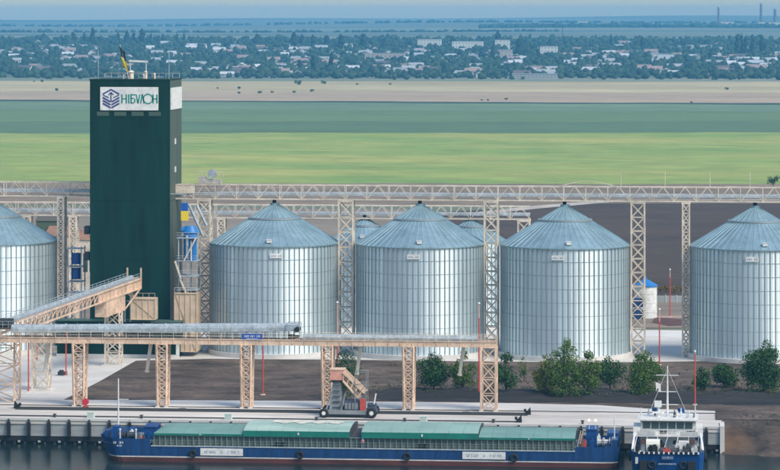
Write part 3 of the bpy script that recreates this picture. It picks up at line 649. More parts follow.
# ------------------------------------------------------------------ silos
SY = 661.0; SR = 13.65; SB = 5.6; SE = 28.3; SP = 36.2
def silo_proto(name, R_, zb_, ze, zp, nst, ncourse, nroof, label, group):
    root = thing(name, (0, 0, GZ), label, 'silo', group)
    b = MB(); nseg = 64
    b.cyl((0, 0, GZ - .1), (0, 0, zb_), R_ + .75, nseg); b.build('foundation', CONCW, root, org=(0, 0, GZ - .1))
    h = (ze - zb_) / ncourse
    for k in range(ncourse):
        b = MB(); z0_, z1_ = zb_ + k * h + .005, zb_ + (k + 1) * h - .06; rr = R_ - .012 * k
        ca = [(2 * math.pi * i / nst) for i in range(nst)]
        for i in range(nst):       # each wall sheet is its own slightly bowed facet
            t0, t1 = ca[i], ca[i] + 2 * math.pi / nst; tm = (t0 + t1) / 2; jit = rng.normal(0, .006)
            p = [(rr + (0.0), t0), (rr + .03 + jit, tm), (rr, t1)]
            vs = [(r_ * math.cos(a), r_ * math.sin(a), z) for z in (z0_, z1_) for r_, a in p]
            b.add(vs, [(0, 1, 4, 3), (1, 2, 5, 4)])
        o = b.build('wall_course', SILO, root, org=(0, 0, z0_))
        b = MB(); rings = []
        for rr2, z in ((R_ - .15, z1_ - .02), (R_ + .04, z1_ - .02), (R_ + .04, z1_ + .062), (R_ - .15, z1_ + .062)):
            rings.append([(rr2 * math.cos(a), rr2 * math.sin(a), z) for a in ca])
        b.loft(rings, caps=False); b.build('wind_ring', RING, o, org=(0, 0, z1_))
    me = MB(); me.box(-.075, .075, -.12, 0.02, zb_ + .01, ze - .03); stm = me.mesh('stiffener', STIFF, (0, 0, zb_))
    for i in range(nst):
        a = 2 * math.pi * i / nst; o = bpy.data.objects.new('stiffener', stm)
        place(o, Matrix.Translation((math.cos(a) * (R_ + .02), math.sin(a) * (R_ + .02), zb_)) @ Matrix.Rotation(a + math.pi / 2, 4, 'Z'), root)
    # roof: sheets with a standing rib, an upper cone above a collar, cap
    rc = R_ * .40; slope = (zp - ze) / (R_ + .25 - .9)
    def zr(r_): return ze + (R_ + .25 - r_) * slope
    for (ra, rb, nn_, nm, m_, off) in ((R_ + .3, rc, nroof, 'roof_sheet', ROOFST, 0), (rc + .25, .9, nroof // 2, 'upper_roof_sheet', ROOFST, .10)):
        a = 2 * math.pi / nn_; b = MB()
        def pt(r_, t_, dz): return (r_ * math.cos(t_), r_ * math.sin(t_), zr(r_) + dz + off)
        t0, t1 = -a / 2, a / 2; wv = .09
        vs = []
        for r_ in (ra, rb):
            e = min(.09 / r_, a * .22)
            vs += [pt(r_, t0, 0), pt(r_, t0, .07), pt(r_, t0 + e, .07), pt(r_, t0 + e * 1.3, 0), pt(r_, 0, -.03), pt(r_, t1, 0)]
        b.add(vs, [(i, i + 1, i + 7, i + 6) for i in range(5)])
        b.add([pt(ra, t0, 0), pt(ra, t1, 0), pt(ra, t1, -.22), pt(ra, t0, -.22)], [(0, 1, 2, 3)])
        mm = b.mesh(nm, m_)
        for i in range(nn_):
            o = bpy.data.objects.new(nm, mm); place(o, Matrix.Rotation(a * i, 4, 'Z'), root)
    b = MB(); rings = []
    for rr2, dz in ((rc + .35, -.1), (rc + .35, .22), (rc - .05, .3), (rc - .05, 0)):
        rings.append([(rr2 * math.cos(2 * math.pi * i / 48), rr2 * math.sin(2 * math.pi * i / 48), zr(rc) + dz) for i in range(48)])
    b.loft(rings, caps=False); b.build('roof_collar', STIFF, root)
    b = MB(); b.cyl((0, 0, zp - .1), (0, 0, zp + .5), 1.0, 16); b.build('cap', ROOFST, root)
    b = MB(); b.cyl((-.1, 0, zp + .5), (-.1, 0, zp + 1.5), .42, 12); b.build('filling_spout', BLACK, root)
    # hatch near the eave and a small number plate on the wall
    a = math.radians(-84 - 5.5); rh = R_ - .9
    m4 = Matrix.Translation((rh * math.cos(a), rh * math.sin(a), zr(rh) + .28)) @ Matrix.Rotation(a + math.pi / 2, 4, 'Z')
    b = MB(); b.box(-.5, .5, -.4, .4, -.25, .35); b.box(-.56, .56, -.46, .46, .36, .44)
    o = bpy.data.objects.new('roof_hatch', b.mesh('roof_hatch', WHITE)); place(o, m4, root)
    return root
def silo_plate(root, x, y, R_, z, deg):
    a = math.radians(deg)       # plates face the river
    M = Matrix.Translation((x + (R_ + .2) * math.cos(a), y + (R_ + .2) * math.sin(a), z)) @ Matrix.Rotation(a + math.pi / 2, 4, 'Z')
    b = MB(); b.box(-1.35, 1.35, -.06, .06, -.5, .5)
    o = bpy.data.objects.new('number_plate', b.mesh('number_plate', WHITE)); place(o, M, root)
    b = MB()
    for k in range(6): 
        if k == 3: continue
        b.box(-1.1 + k * .38, -1.1 + k * .38 + .22, -.075, -.062, -.22, .2 if k % 2 else .12)
    o2 = bpy.data.objects.new('plate_marking', b.mesh('plate_marking', mat('mark_grey', (.25, .33, .42), .6))); place(o2, M, o)
sp0 = silo_proto('grain_silo', SR, SB, SE, SP, 76, 8, 52, 'x', 'large grain silos in the row')
index_kids()
silo_spots = [(-6, 'large corrugated steel grain silo left of the green elevator tower'), (274.8, 'large steel grain silo right beside the stair frame and blue machine'),
              (420.3, 'large steel grain silo flanked by smaller silos behind, in the middle of the row'), (565, 'large steel grain silo behind the tall leafy tree clump'),
              (755.5, 'large steel grain silo standing apart beyond the paved gap')]
for i, (px, lab) in enumerate(silo_spots):
    x = X_(px, SY); M = Matrix.Translation((x, SY, 0)) @ Matrix.Rotation(i * 0.031, 4, 'Z')
    c = copy_tree(sp0, M); c['label'] = lab
    silo_plate(c, x, SY, SR, SE - 1.95, (-82, -81, -91, -93.7, -94)[i])
def kill(o):
    for ch in KIDS.get(o.name, ()): kill(ch)
    bpy.data.objects.remove(o)
kill(sp0)
sp1 = silo_proto('small_silo', 8.0, 5.0, 24.7, 29.3, 44, 7, 32, 'x', 'smaller grain silos behind the row')
index_kids()
BY = 722.0
for px, lab in ((365, 'smaller steel silo behind the row, right of the silo beside the stair frame'), (471, 'smaller steel silo behind the middle silo and the tall cream support tower')):
    c = copy_tree(sp1, Matrix.Translation((X_(px, BY), BY, 0))); c['label'] = lab
kill(sp1)

# ------------------------------------------------------------------ high galleries
def truss_gallery(px0, px1, Y, dep, z0, z1, label, m, seg=2.35, rodpx=(), hood=True, mesh_from=None):
    xa, xb = X_(px0, Y), X_(px1, Y)
    g = thing('truss_gallery', ((xa + xb) / 2, Y + dep / 2, z0), label, 'conveyor')
    n = max(2, 2 * round((xb - xa) / seg / 2)); st = (xb - xa) / n
    for k, y in enumerate((Y, Y + dep)):
        ch = beam('bottom_chord', (xa, y, z0), (xb, y, z0), .26, .24, m, g); beam('top_chord', (xa, y, z1), (xb, y, z1), .20, .20, m, g)
        beam('handrail', (xa, y + .02, (z0 + z1) / 2 - .1), (xb, y + .02, (z0 + z1) / 2 - .1), .07, .07, m, g)
        for i in range(n):
            p, q_ = xa + i * st, xa + (i + 1) * st
            if i % 2 == 0: beam('diagonal', (p, y, z0), (q_, y, z1), .11, .11, m, g)
            else: beam('diagonal', (p, y, z1), (q_, y, z0), .11, .11, m, g)
            if i % 2 == 0: beam('post', (p, y, z0), (p, y, z1), .15, .15, m, g)
    for i in range(0, n, 2): beam('cross_beam', (xa + i * st, Y, z0), (xa + i * st, Y + dep, z0), .2, .2, m, g)
    boxo('walkway', xa, xb, Y + .15, Y + dep - .15, z0 + .15, z0 + .22, mat('walkway_pale', (.42, .37, .32), .8), g)
    for i in range(0, n, 4):
        a = xa + i * st; b = MB(); rings = []
        for x in (a + .05, min(a + 4 * st, xb) - .05):
            rings.append([(x, Y + dep / 2 - .65 * math.cos(th), z0 + .8 + .75 * math.sin(th)) for th in [math.pi * j / 6 for j in range(7)]])
        b.loft(rings); fixn(b.build('conveyor_hood', GALV, g))
    for p_ in rodpx:
        x = X_(p_, Y); b = MB(); b.cyl((x, Y, z1), (x, Y, z1 + 3.4), .07, 6); b.build('lightning_rod', CREAM, g)
    return g
GA0, GA1 = 37.55, 40.55
gR = truss_gallery(172, 830, SY - 1.3, 2.6, GA0, GA1, 'high cream truss gallery over the silo tops right of the green tower', CREAM, rodpx=(621, 665, 710, 750))
truss_gallery(-60, 89.5, SY - 1.3, 2.6, GA0 + .4, GA1 + .4, 'high cream truss gallery left of the green tower', CREAM)
truss_gallery(176, 530, BY - 1.3, 2.6, 29.6, 32.6, 'lower rear truss gallery behind the silos, over the small silos', CREAM)
truss_gallery(-60, 92, BY - 1.3, 2.6, 29.9, 32.9, 'lower rear truss gallery behind the silo left of the green tower', CREAM)
# stair hoop on the gallery near the tower 638
bridge = []
for i in range(9):
    a = i / 8; px = 560 + 56 * a; bridge.append((X_(px, SY - 1.4), SY - 1.45, GA1 + .15 + .95 * min(1, min(a, 1 - a) * 3.2)))
for i in range(8): beam('arched_rail', bridge[i], bridge[i + 1], .14, .14, CREAM, gR)
# head house near the green tower
xh0, xh1 = X_(199, SY), X_(224, SY)
hh = thing('drive_house', ((xh0 + xh1) / 2, SY, GA1), 'cream drive house with round blower on top of the high gallery by the tower', 'machine house')
b = MB(); b.box(xh0 + .6, xh1 - .6, SY - 1.0, SY + 1.0, GA1 + .15, GA1 + 1.2); b.box(xh0, xh0 + 1.6, SY - 1.2, SY + 1.2, GA1 + .15, GA1 + 1.75); b.build('casing', mat('drive_grey', (.42, .40, .36), .6, nscale=.8, namt=.25), hh)
b = MB(); xx = X_(213, SY); b.cyl((xx, SY - 1.35, GA1 + 2.4), (xx, SY - .6, GA1 + 2.4), .95, 16); b.build('blower', GALV, hh)
for i in range(7):
    x = xh0 + (xh1 - xh0) * i / 6; beam('rail_post', (x, SY - 1.2, GA1 + 1.7), (x, SY - 1.2, GA1 + 2.9), .08, .08, CREAM, hh)
beam('rail', (xh0, SY - 1.2, GA1 + 2.9), (xh1, SY - 1.2, GA1 + 2.9), .08, .08, CREAM, hh)
boxo('side_casing', X_(176, SY), X_(196, SY), SY - 1.42, SY - 1.32, GA0 + 1.2, GA1 - .2, CREAM, hh)
def gtower(px, wpx, Y, z1, label, m=CREAM, ph=None, dep=2.7, group='lattice towers under the high gallery'):
    x = X_(px, Y); wd = wpx / F * R(px, Y)[1]
    t_ = thing('gallery_tower', (x, Y, GZ), label, 'lattice tower', group)
    lattice(t_, x - wd / 2 + .15, x + wd / 2 - .15, Y - dep / 2, Y + dep / 2, GZ + .2, z1, ph or wd * .95, m, .36, .2)
    boxo('cap_beam', x - wd / 2 - .1, x + wd / 2 + .1, Y - dep / 2 - .15, Y + dep / 2 + .15, z1 + .02, z1 + .35, m, t_)
    return t_
zc_ = GA0 - .5
gtower(62, 7, SY, zc_ + .4, 'slim lattice tower between the leftmost silo and the blue dust filter')
gtower(205, 13.5, SY, zc_, 'lattice tower between the stair frame and its neighbouring silo')
t_ = gtower(346.5, 15.5, SY, zc_, 'broad lattice tower in the narrow gap with a small silo showing behind')
gtower(491.5, 14.5, SY, zc_, 'broad lattice tower rising behind the end of the low gallery')
t_ = gtower(638, 14.5, SY, zc_, 'broad lattice tower with blue boxes in front of the white tank')
for py_ in (301, 313):
    z = Z_(638, py_, SY); boxo('blue_box', X_(633, SY), X_(643, SY), SY - .8, SY + .8, z - 1.2, z + .6, mat('deep_blue2', (.03, .09, .27), .5), t_)
gtower(686, 8, SY, zc_, 'slim lattice tower in the paved gap beside the lone silo', ph=2.0)
for px, lab in ((222, 'rear lattice tower behind the stair frame, under the rear gallery'), (524, 'rear lattice tower at the outer end of the rear gallery'), (28, 'rear lattice tower behind the leftmost silo'), (74, 'rear lattice tower behind the blue dust filter')):
    gtower(px, 8 if px != 524 else 12.5, BY, 29.1 if px > 100 else 29.4, lab, dep=2.6, group='lattice towers under the rear gallery')
# diagonal stay pipes beside the tower
st_ = thing('spout_pipe', (X_(195, 657), 657, 24), 'long inclined grey spout pipe from the high gallery down past the board', 'pipe')
b = MB(); b.cyl((X_(189, 657), 657, Z_(189, 205, 657)), (X_(203, 657), 657, Z_(203, 236, 657)), .3, 8); b.build('pipe', GALV, st_)
b = MB(); b.cyl((X_(196, 657), 657.8, Z_(196, 205, 657)), (X_(206, 657), 657.8, Z_(206, 226, 657)), .3, 8); b.build('pipe', GALV, st_)

# ------------------------------------------------------------------ rear yard sheds
def shed(px0, px1, py0, py1, Y, dep, wm_, rm_, label, name='shed'):
    x0, x1 = X_(px0, Y), X_(px1, Y); z1 = Z_((px0 + px1) / 2, py0, Y); z0 = max(GZ, GZ)
    t_ = thing(name, ((x0 + x1) / 2, Y + dep / 2, GZ), label, 'shed')
    boxo('wall', x0, x1, Y, Y + dep, z0, z1, wm_, t_)
    b = MB(); rise = dep * .16
    b.add([(x0 - .3, Y - .3, z1 + .02), (x1 + .3, Y - .3, z1 + .02), (x1 + .3, Y + dep / 2, z1 + rise), (x0 - .3, Y + dep / 2, z1 + rise), (x1 + .3, Y + dep + .3, z1 + .02), (x0 - .3, Y + dep + .3, z1 + .02)],
          [(0, 1, 2, 3), (3, 2, 4, 5), (0, 3, 5), (1, 4, 2), (0, 5, 4, 1)]); b.build('roof', rm_, t_)
    for k in range(3): xx = x0 + (x1 - x0) * (k + .5) / 3; boxo('window', xx - .6, xx + .6, Y - .06, Y - .01, z0 + (z1 - z0) * .4, z0 + (z1 - z0) * .75, GLASS, t_)
    return t_
ORANGE = mat('orange_roof', (.27, .15, .10), .8, nscale=.5, namt=.2)
shed(45, 72, 236, 245, 820, 14, TAN, ORANGE, 'low shed with orange roof behind the leftmost silo')
shed(76, 95, 240, 250, 800, 10, CREAM, ORANGE, 'low cream shed with orange roof left of the green tower')
shed(36, 60, 221, 226, 960, 12, mat('shed_green', (.08, .11, .06), .8), mat('shed_dark', (.10, .09, .07), .8), 'long dark green shed far behind the leftmost silo')

# ------------------------------------------------------------------ right gap: white tank, wall, shrubs, poles
tx, ty = G(645.5, 318); tk = thing('water_tank', (tx, ty, GZ), 'white cylindrical tank with bright blue conical roof beside the paved gap', 'tank')
b = MB(); b.cyl((tx, ty, GZ), (tx, ty, GZ + 7.6), 2.75, 28); b.build('shell', WHITE, tk)
b = MB(); b.cyl((tx, ty, GZ + 7.6), (tx, ty, GZ + 7.9), 2.95, 28); b.cyl((tx, ty, GZ + 7.9), (tx, ty, GZ + 9.4), 2.95, 28, .3); b.cyl((tx, ty, GZ + 9.3), (tx, ty, GZ + 9.9), .35, 10); b.build('roof', BRIGHTB, tk)
for k in range(3):
    b = MB(); b.torus((tx, ty, GZ + 1.6 + 2.2 * k), (0, 0, 1), 2.77, .05, 28, 6); b.build('hoop', WHITE, tk)
x0, y0 = G(655, 303); x1, y1 = G(694, 304)
fw = thing('boundary_wall', ((x0 + x1) / 2, y0, GZ), 'low grey panel wall behind the paved gap', 'wall')
for k in range(8):
    a = x0 + (x1 + 12 - x0) * k / 8; c = x0 + (x1 + 12 - x0) * (k + 1) / 8
    boxo('wall_panel', a + .06, c - .06, y0, y0 + .15, GZ, GZ + 1.9, WALLC, fw); boxo('post', a - .1, a + .1, y0 - .1, y0 + .25, GZ, GZ + 2.1, CONCW, fw)
pt = [G(655, 318), G(684, 320), G(684, 326), G(668, 326.5), G(652, 323)]
sheet('gap_border', [G(610, 300), G(830, 300), G(830, 328.5), G(610, 328.5)], .13, YARD)
fb_ = sheet('flower_bed', pt, .2, mat('flower_bed_soil', (.10, .045, .04), .95, nscale=.8, namt=.5))
sheet('gap_path', [G(646, 318.4), G(700, 318.4), G(700, 316.6), G(646, 316.6)], .16, mat('pink_paving', (.38, .25, .20), .9, nscale=.6, namt=.2))
sheet('yard_line', [G(646, 336.2), G(688, 336.2), G(688, 335), G(646, 335)], .155, WHITE)
def lamp_post(px, py, hpx, label, redfrac=.55):
    x, y = G(px, py); d_ = F * (HC - GZ) / (py - YH); h = hpx * d_ / F
    t_ = thing('lamp_post', (x, y, GZ), label, 'lamp post', 'red and white lamp posts')
    b = MB(); b.cyl((x, y, GZ), (x, y, GZ + h * redfrac), .15, 8, .12); b.build('lower_pole', RED, t_)
    b = MB(); b.cyl((x, y, GZ + h * redfrac), (x, y, GZ + h), .11, 8, .08); b.build('upper_pole', mat('pole_pink', (.62, .40, .35), .5), t_)
    b = MB(); b.cyl((x, y, GZ + h), (x, y, GZ + h + .1), .2, 10, .24); b.cyl((x, y, GZ + h + .1), (x, y, GZ + h + .35), .24, 10, .08); b.build('lamp_head', WHITE, t_)
    boxo('base', x - .4, x + .4, y - .4, y + .4, GZ, GZ + .35, CONCW, t_)
lamp_post(28.5, 393, 66, 'red and white lamp post on the concrete near the transfer tower', .9)
lamp_post(37, 362, 44, 'red lamp post by the plinth of the green hall', .9)
lamp_post(66, 377, 52, 'red lamp post with dark base on the concrete before the hall', .9)
lamp_post(161.5, 352, 49, 'slim lamp post before the green tower with round head above the hall roof', .7)
lamp_post(263, 396, 64, 'red lamp post on the dark soil beside the trestle with the notice', .9)
lamp_post(337.3, 390, 87, 'tall red and white lamp post near the wheeled ship loader', .62)
lamp_post(479, 397, 93, 'tall red and white lamp post beside the broad end tower', .85)
lamp_post(659.5, 366, 56, 'red and white lamp post in the paved gap near the white tank', .8)
lamp_post(670, 318, 48, 'red and white lamp post at the flower bed behind the gap', .85)
lamp_post(695, 406, 54, 'red lamp post on the soil behind the tug', .97)
lamp_post(178, 340, 40, 'short lamp post at the corner of the green hall', .5)

# ------------------------------------------------------------------ trees
def leaf_mat(name, c1, c2):
    m = bpy.data.materials.new(name); m.use_nodes = True; t = m.node_tree; b = t.nodes['Principled BSDF']; b.inputs['Roughness'].default_value = .7; b.inputs['Specular IOR Level'].default_value = .2
    g = t.nodes.new('ShaderNodeNewGeometry'); r = t.nodes.new('ShaderNodeValToRGB'); r.color_ramp.elements[0].color = (*c1, 1); r.color_ramp.elements[1].color = (*c2, 1)
    t.links.new(g.outputs['Random Per Island'], r.inputs[0]); t.links.new(r.outputs[0], b.inputs['Base Color']); return m
LEAFD = leaf_mat('leaf_dark', (.014, .050, .014), (.060, .135, .034)); LEAFM = leaf_mat('leaf_mid', (.030, .080, .012), (.135, .21, .036)); LEAFY = leaf_mat('leaf_yellow', (.075, .10, .012), (.20, .21, .035))
BARK = mat('bark', (.09, .065, .05), .9, nscale=2, namt=.3)
def leaves(clumps, per, size, r_):
    cs_ = []
    for (c, rad) in clumps:
        k = max(8, int(per * rad ** 2)); v = r_.normal(size=(k, 3)); v /= np.linalg.norm(v, axis=1)[:, None]
        cs_.append(np.array(c) + v * (rad * r_.uniform(.45, 1.08, (k, 1)) ) * np.array([1, 1, .85]))
    P = np.concatenate(cs_); n = len(P); s = size * r_.uniform(.6, 1.35, (n, 1))
    a = r_.normal(size=(n, 3)); a /= np.linalg.norm(a, axis=1)[:, None]; b = np.cross(a, r_.normal(size=(n, 3))); b /= np.linalg.norm(b, axis=1)[:, None]
    V = np.stack([P - a * s, P + b * s * .6, P + a * s, P - b * s * .6], 1).reshape(-1, 3)
    return V, np.arange(4 * n).reshape(n, 4)
def tree(px, py, top_py, wpx, label, m, name='tree', seed=0, low=.15, clumps=14, per=75, lobes=None):
    x, y = G(px, py, GZ + .6); d_ = F * (HC - GZ - .6) / (py - YH); h = (py - top_py) * d_ / F; rw = wpx / 2 * d_ / F * 1.3
    r_ = np.random.default_rng(seed + int(px)); clumps = int(clumps * 1.5); zb_ = GZ + .4
    t_ = thing(name, (x, y, zb_), label, 'tree', 'trees before the silos')
    cl = []
    for k in range(clumps):
        u_ = r_.uniform(low, 1); prof = math.sin(math.pi * min(1, max(.12, (u_ - low) / (1 - low) * .82 + .14))) ** .7
        an = r_.uniform(0, 2 * math.pi); rr_ = rw * prof * r_.uniform(.35, .78)
        cl.append(((rr_ * math.cos(an), rr_ * math.sin(an), h * u_ * .9), rw * r_.uniform(.28, .5) * (1 if u_ < .8 else .62)))
    cl.append(((r_.uniform(-.15, .15) * rw, 0, h * .93), rw * .26)); cl.append(((0, 0, h * .55), rw * .55)); cl.append(((.2 * rw, -.2 * rw, h * .35), rw * .5)); cl.append(((-.25 * rw, .1 * rw, h * .4), rw * .5))
    V, Fq = leaves(cl, per * 1.2, .19, r_)
    me = npmesh('crown', V, Fq, m); o = bpy.data.objects.new('crown', me); place(o, Matrix.Translation((x, y, zb_)), t_)
    b = MB(); zz = [0, .25, .5, .8]; pts = [Vector((x + r_.uniform(-.15, .15) * k, y, zb_ + h * q_)) for k, q_ in enumerate(zz)]; rad = [.17, .13, .09, .04]
    for k in range(3): b.cyl(pts[k], pts[k + 1], rad[k] * h / 6, 8, rad[k + 1] * h / 6)
    for c, rd in cl[:9]:
        s_ = pts[1].lerp(pts[2], r_.uniform(-.5, .9)); b.cyl(s_, Vector((x, y, zb_)) + Vector(c) * .95, .05 * h / 6, 6, .018)
    b.build('trunk', BARK, t_)
tree(345, 398, 349, 36, 'leafy tree behind the wheeled ship loader', LEAFD, clumps=9, per=45)
tree(434, 389, 353, 33, 'round dark bushy tree beside a peach trestle', LEAFD, low=.3)
tree(463, 391, 349, 22, 'narrow mid green tree left of the broad end tower', LEAFM, seed=3)
tree(506, 391, 351, 24, 'dark tree right of the broad end tower', LEAFD, seed=5)
tree(524, 380, 355, 12, 'small sparse bush between end tower and the tall clump', LEAFM, clumps=5, per=40)
tree(546, 395, 353, 24, 'yellow green tree at the left of the tall clump', LEAFY, low=.1, seed=2)
tree(565, 396, 336, 30, 'tall leafy tree rising above the clump before a silo', LEAFM, low=.12, clumps=18, seed=9)
tree(587, 396, 349, 27, 'broad mid green tree at the right of the tall clump', LEAFM, low=.1, seed=4)
tree(610, 388, 356, 27, 'dark rounded tree before the gap tower', LEAFD, low=.3, seed=6)
tree(644, 394, 350, 31, 'bright green rounded tree before the paved gap', LEAFM, low=.12, seed=8, clumps=18)
tree(701, 388, 366, 17, 'small dark bush just right of the red lamp post', LEAFD, low=.1, seed=1)
tree(724, 385, 363, 26, 'low spreading dark tree before the lone silo', LEAFD, low=.2, seed=12)
tree(764, 391, 340, 40, 'large dark tree before the lone silo', LEAFD, low=.12, seed=13, clumps=20)
# shrubs behind the gap and on the plain
def shrub(px, py, wpx, hpx, label, m, group, z=GZ, name='shrub', cat='shrub', per=None):
    x, y = G(px, py, z); d_ = F * (HC - z) / (py - YH); rw = wpx / 2 * d_ / F; h = hpx * d_ / F; r_ = np.random.default_rng(int(px * 10 + py))
    t_ = thing(name, (x, y, z), label, cat, group); k = 7
    cl = [((r_.uniform(-.6, .6) * rw, r_.uniform(-.5, .5) * rw, h * r_.uniform(.3, .7)), min(rw, h) * r_.uniform(.35, .55)) for _ in range(k)]
    s = max(.2, rw / 9); V, Fq = leaves(cl, 60 / (s / .25) ** 2, s, r_)
    o = bpy.data.objects.new('crown', npmesh('crown', V, Fq, m)); place(o, Matrix.Translation((x, y, z)), t_)
    b = MB(); b.cyl((x, y, z), (x, y, z + h * .5), rw * .06, 6, rw * .03); b.build('trunk', BARK, t_)
AUT = leaf_mat('leaf_autumn', (.13, .07, .015), (.22, .17, .04))
for px, py in ((660, 293), (667, 292), (675, 293), (683, 292), (691, 293)): shrub(px, py, 10, 8, 'yellow autumn shrub behind the low grey panel wall', AUT, 'autumn shrubs behind the wall')
shrub(773, 187, 13, 16, 'dark round tree standing alone at the meadow edge', LEAFD, None, name='tree', cat='tree')
for px, py, ww in ((57, 91, 6), (34, 82, 3), (42, 82, 5), (218, 89, 4), (239, 89, 6), (239, 94, 5), (260, 94, 7), (272, 93, 5), (298, 85, 11), (324, 84, 8), (294, 93, 5), (312, 92, 6), (357, 85, 4), (390, 85, 4), (482, 101, 4), (488, 101, 4), (506, 100, 5), (691, 103, 4), (727, 90, 6)):
    shrub(px, py, ww * .8, ww * .5, 'dark bush dotted on the dry stubble field', LEAFD, 'bushes on the stubble field', name='bush', cat='bush')

rw_ = np.random.default_rng(77); cl = []
for k in range(520):
    px = rw_.uniform(372, 860); Y = rw_.uniform(586, 612) if rw_.random() < .75 else rw_.uniform(582, 640); x = X_(px, Y); cl.append(((x, Y, GZ + .35 + (.7 if 582 < Y < 596 else 0)), rw_.uniform(.15, .5)))
for k in range(160):
    x = EX + 3 + rw_.uniform(0, 40); Y = rw_.uniform(551, 566); cl.append(((x, Y, GZ + .15 - max(0, 554 - Y) * .3), rw_.uniform(.12, .4)))
V, Fq = leaves(cl, 110, .13, rw_)
o = bpy.data.objects.new('weeds', npmesh('weeds', V, Fq, leaf_mat('weed_leaf', (.03, .045, .015), (.10, .11, .04)))); place(o, Matrix.Identity(4)); tag(o, 'scattered low weeds on the dark soil under the trees', 'weeds', kind='stuff')

# ------------------------------------------------------------------ barge
YN = 527.0; BM = 15.0
bX0, bX1 = X_(96.5, YN), X_(619, YN)
barge = thing('cargo_barge', ((bX0 + bX1) / 2, YN + BM / 2, 0), 'long blue cargo barge with turquoise hatch covers moored at the quay', 'barge')
def bx(px): return X_(px, YN)
YC = YN + BM / 2
def station(x, hb, top, flare=0.0):
    zz = [-1.0, .9, 1.12, top]
    return x, hb, zz
lev = []
sts = [(0.0, .50, 4.1, 0), (.5, .68, 4.1, 0), (1.4, .86, 4.05, 0), (2.6, .97, 4.0, 0), (3.6, 1, 3.95, 0), (8.2, 1, 3.9, 0), (bx(150) - bX0, 1, 3.9, 0), (bx(150.3) - bX0, 1, 2.75, 0), (bx(575) - bX0, 1, 2.75, 0), (bx(575.4) - bX0, 1, 3.5, 0), (bX1 - bX0 - 2.5, 1, 3.5, 0), (bX1 - bX0 - .8, .96, 3.5, 0), (bX1 - bX0, .86, 3.5, 0)]
hb = MB(); rows = []
for (dx, f_, top, _) in sts:
    row = []
    for s in (-1, 1):
        zs = [-1.0, .78, .98, top]
        pts = []
        for z in zs:
            rake = max(0, (1 - dx / 8)) * max(0, 4.1 - z) ** 1.3 * .28 if dx < 8 else 0
            sr = 0
            if dx > bX1 - bX0 - 3: sr = -max(0, (1.6 - z)) * .25
            pts.append((bX0 + dx + rake + sr, YC + s * BM / 2 * f_ * (1 if z > 0 else .985), z))
        row.append(pts)
    rows.append(row)
for s in (0, 1):
    for i in range(len(rows) - 1):
        for k in range(3):
            p = [rows[i][s][k], rows[i + 1][s][k], rows[i + 1][s][k + 1], rows[i][s][k + 1]]
            hb.add(p, [(0, 1, 2, 3)], (1, 2, 0)[k])
for i in (0, len(rows) - 1):
    for k in range(3): hb.add([rows[i][0][k], rows[i][1][k], rows[i][1][k + 1], rows[i][0][k + 1]], [(0, 1, 2, 3)], (1, 2, 0)[k])
HULLR = mat('hull_red', (.10, .03, .026), .7, nscale=.5, namt=.35, stretch=(.4, 1, 1)); HULLW = mat('hull_line', (.55, .53, .50), .6, nscale=.6, namt=.2)
HULLB = mat('hull_blue', (.005, .042, .145), .5, nscale=.9, namt=.3, stretch=(1.2, 1, .12), fine=(2.0, .3))
o = hb.build('hull', [HULLB, HULLR, HULLW], barge); bm = bmesh.new(); bm.from_mesh(o.data); bmesh.ops.remove_doubles(bm, verts=bm.verts, dist=.001); bmesh.ops.recalc_face_normals(bm, faces=bm.faces); bm.to_mesh(o.data); bm.free()
DECK = mat('deck_grey', (.16, .19, .20), .7, nscale=.5, namt=.25)
dk = MB()
for i in range(len(rows) - 1):
    zt0 = min(rows[i][0][3][2], rows[i + 1][0][3][2]); zz = 2.68 if 6 <= i <= 8 else (3.05 if i < 6 else 2.7)
    a0, a1, b0, b1 = rows[i][0][3], rows[i][1][3], rows[i + 1][0][3], rows[i + 1][1][3]
    if b0[0] - a0[0] < .1: continue
    dk.add([(a0[0], a0[1] + .03, zz), (b0[0], b0[1] + .03, zz), (b1[0], b1[1] - .03, zz), (a1[0], a1[1] - .03, zz)], [(0, 1, 2, 3)])
dk.build('deck', DECK, barge)
boxo('rubbing_strake', bx(151), bx(575), YN - .1, YN + .02, 2.66, 2.85, mat('strake_pale', (.36, .42, .45), .6, nscale=.6, namt=.2), barge)
# coaming with ribs
cx0, cx1 = bx(152.5), bx(573.5); cy0, cy1 = YN + 1.15, YN + BM - 1.15
COAM = mat('coaming_grey', (.09, .12, .11), .65, nscale=.4, namt=.25, stretch=(1, 1, .3)); COAMR = mat('coaming_rib', (.18, .22, .20), .6, nscale=.5, namt=.2)
boxo('coaming', cx0, cx1, cy0, cy1, 2.69, 4.4, COAM, barge)
nr = 74
for i in range(nr + 1):
    x = cx0 + .1 + (cx1 - cx0 - .2) * i / nr; boxo('coaming_rib', x - .07, x + .07, cy0 - .28, cy0 - .005, 2.69, 4.36, COAMR, barge)
boxo('coaming_flange', cx0, cx1, cy0 - .34, cy0 - .01, 4.37, 4.47, COAMR, barge)
for i in range(31):
    x = cx0 + (cx1 - cx0) * i / 30; beam('rail_post', (x, YN + .12, 2.75), (x, YN + .12, 3.7), .05, .05, COAMR, barge)
for z in (3.25, 3.7): beam('rail', (cx0, YN + .12, z), (cx1, YN + .12, z), .045, .045, COAMR, barge)
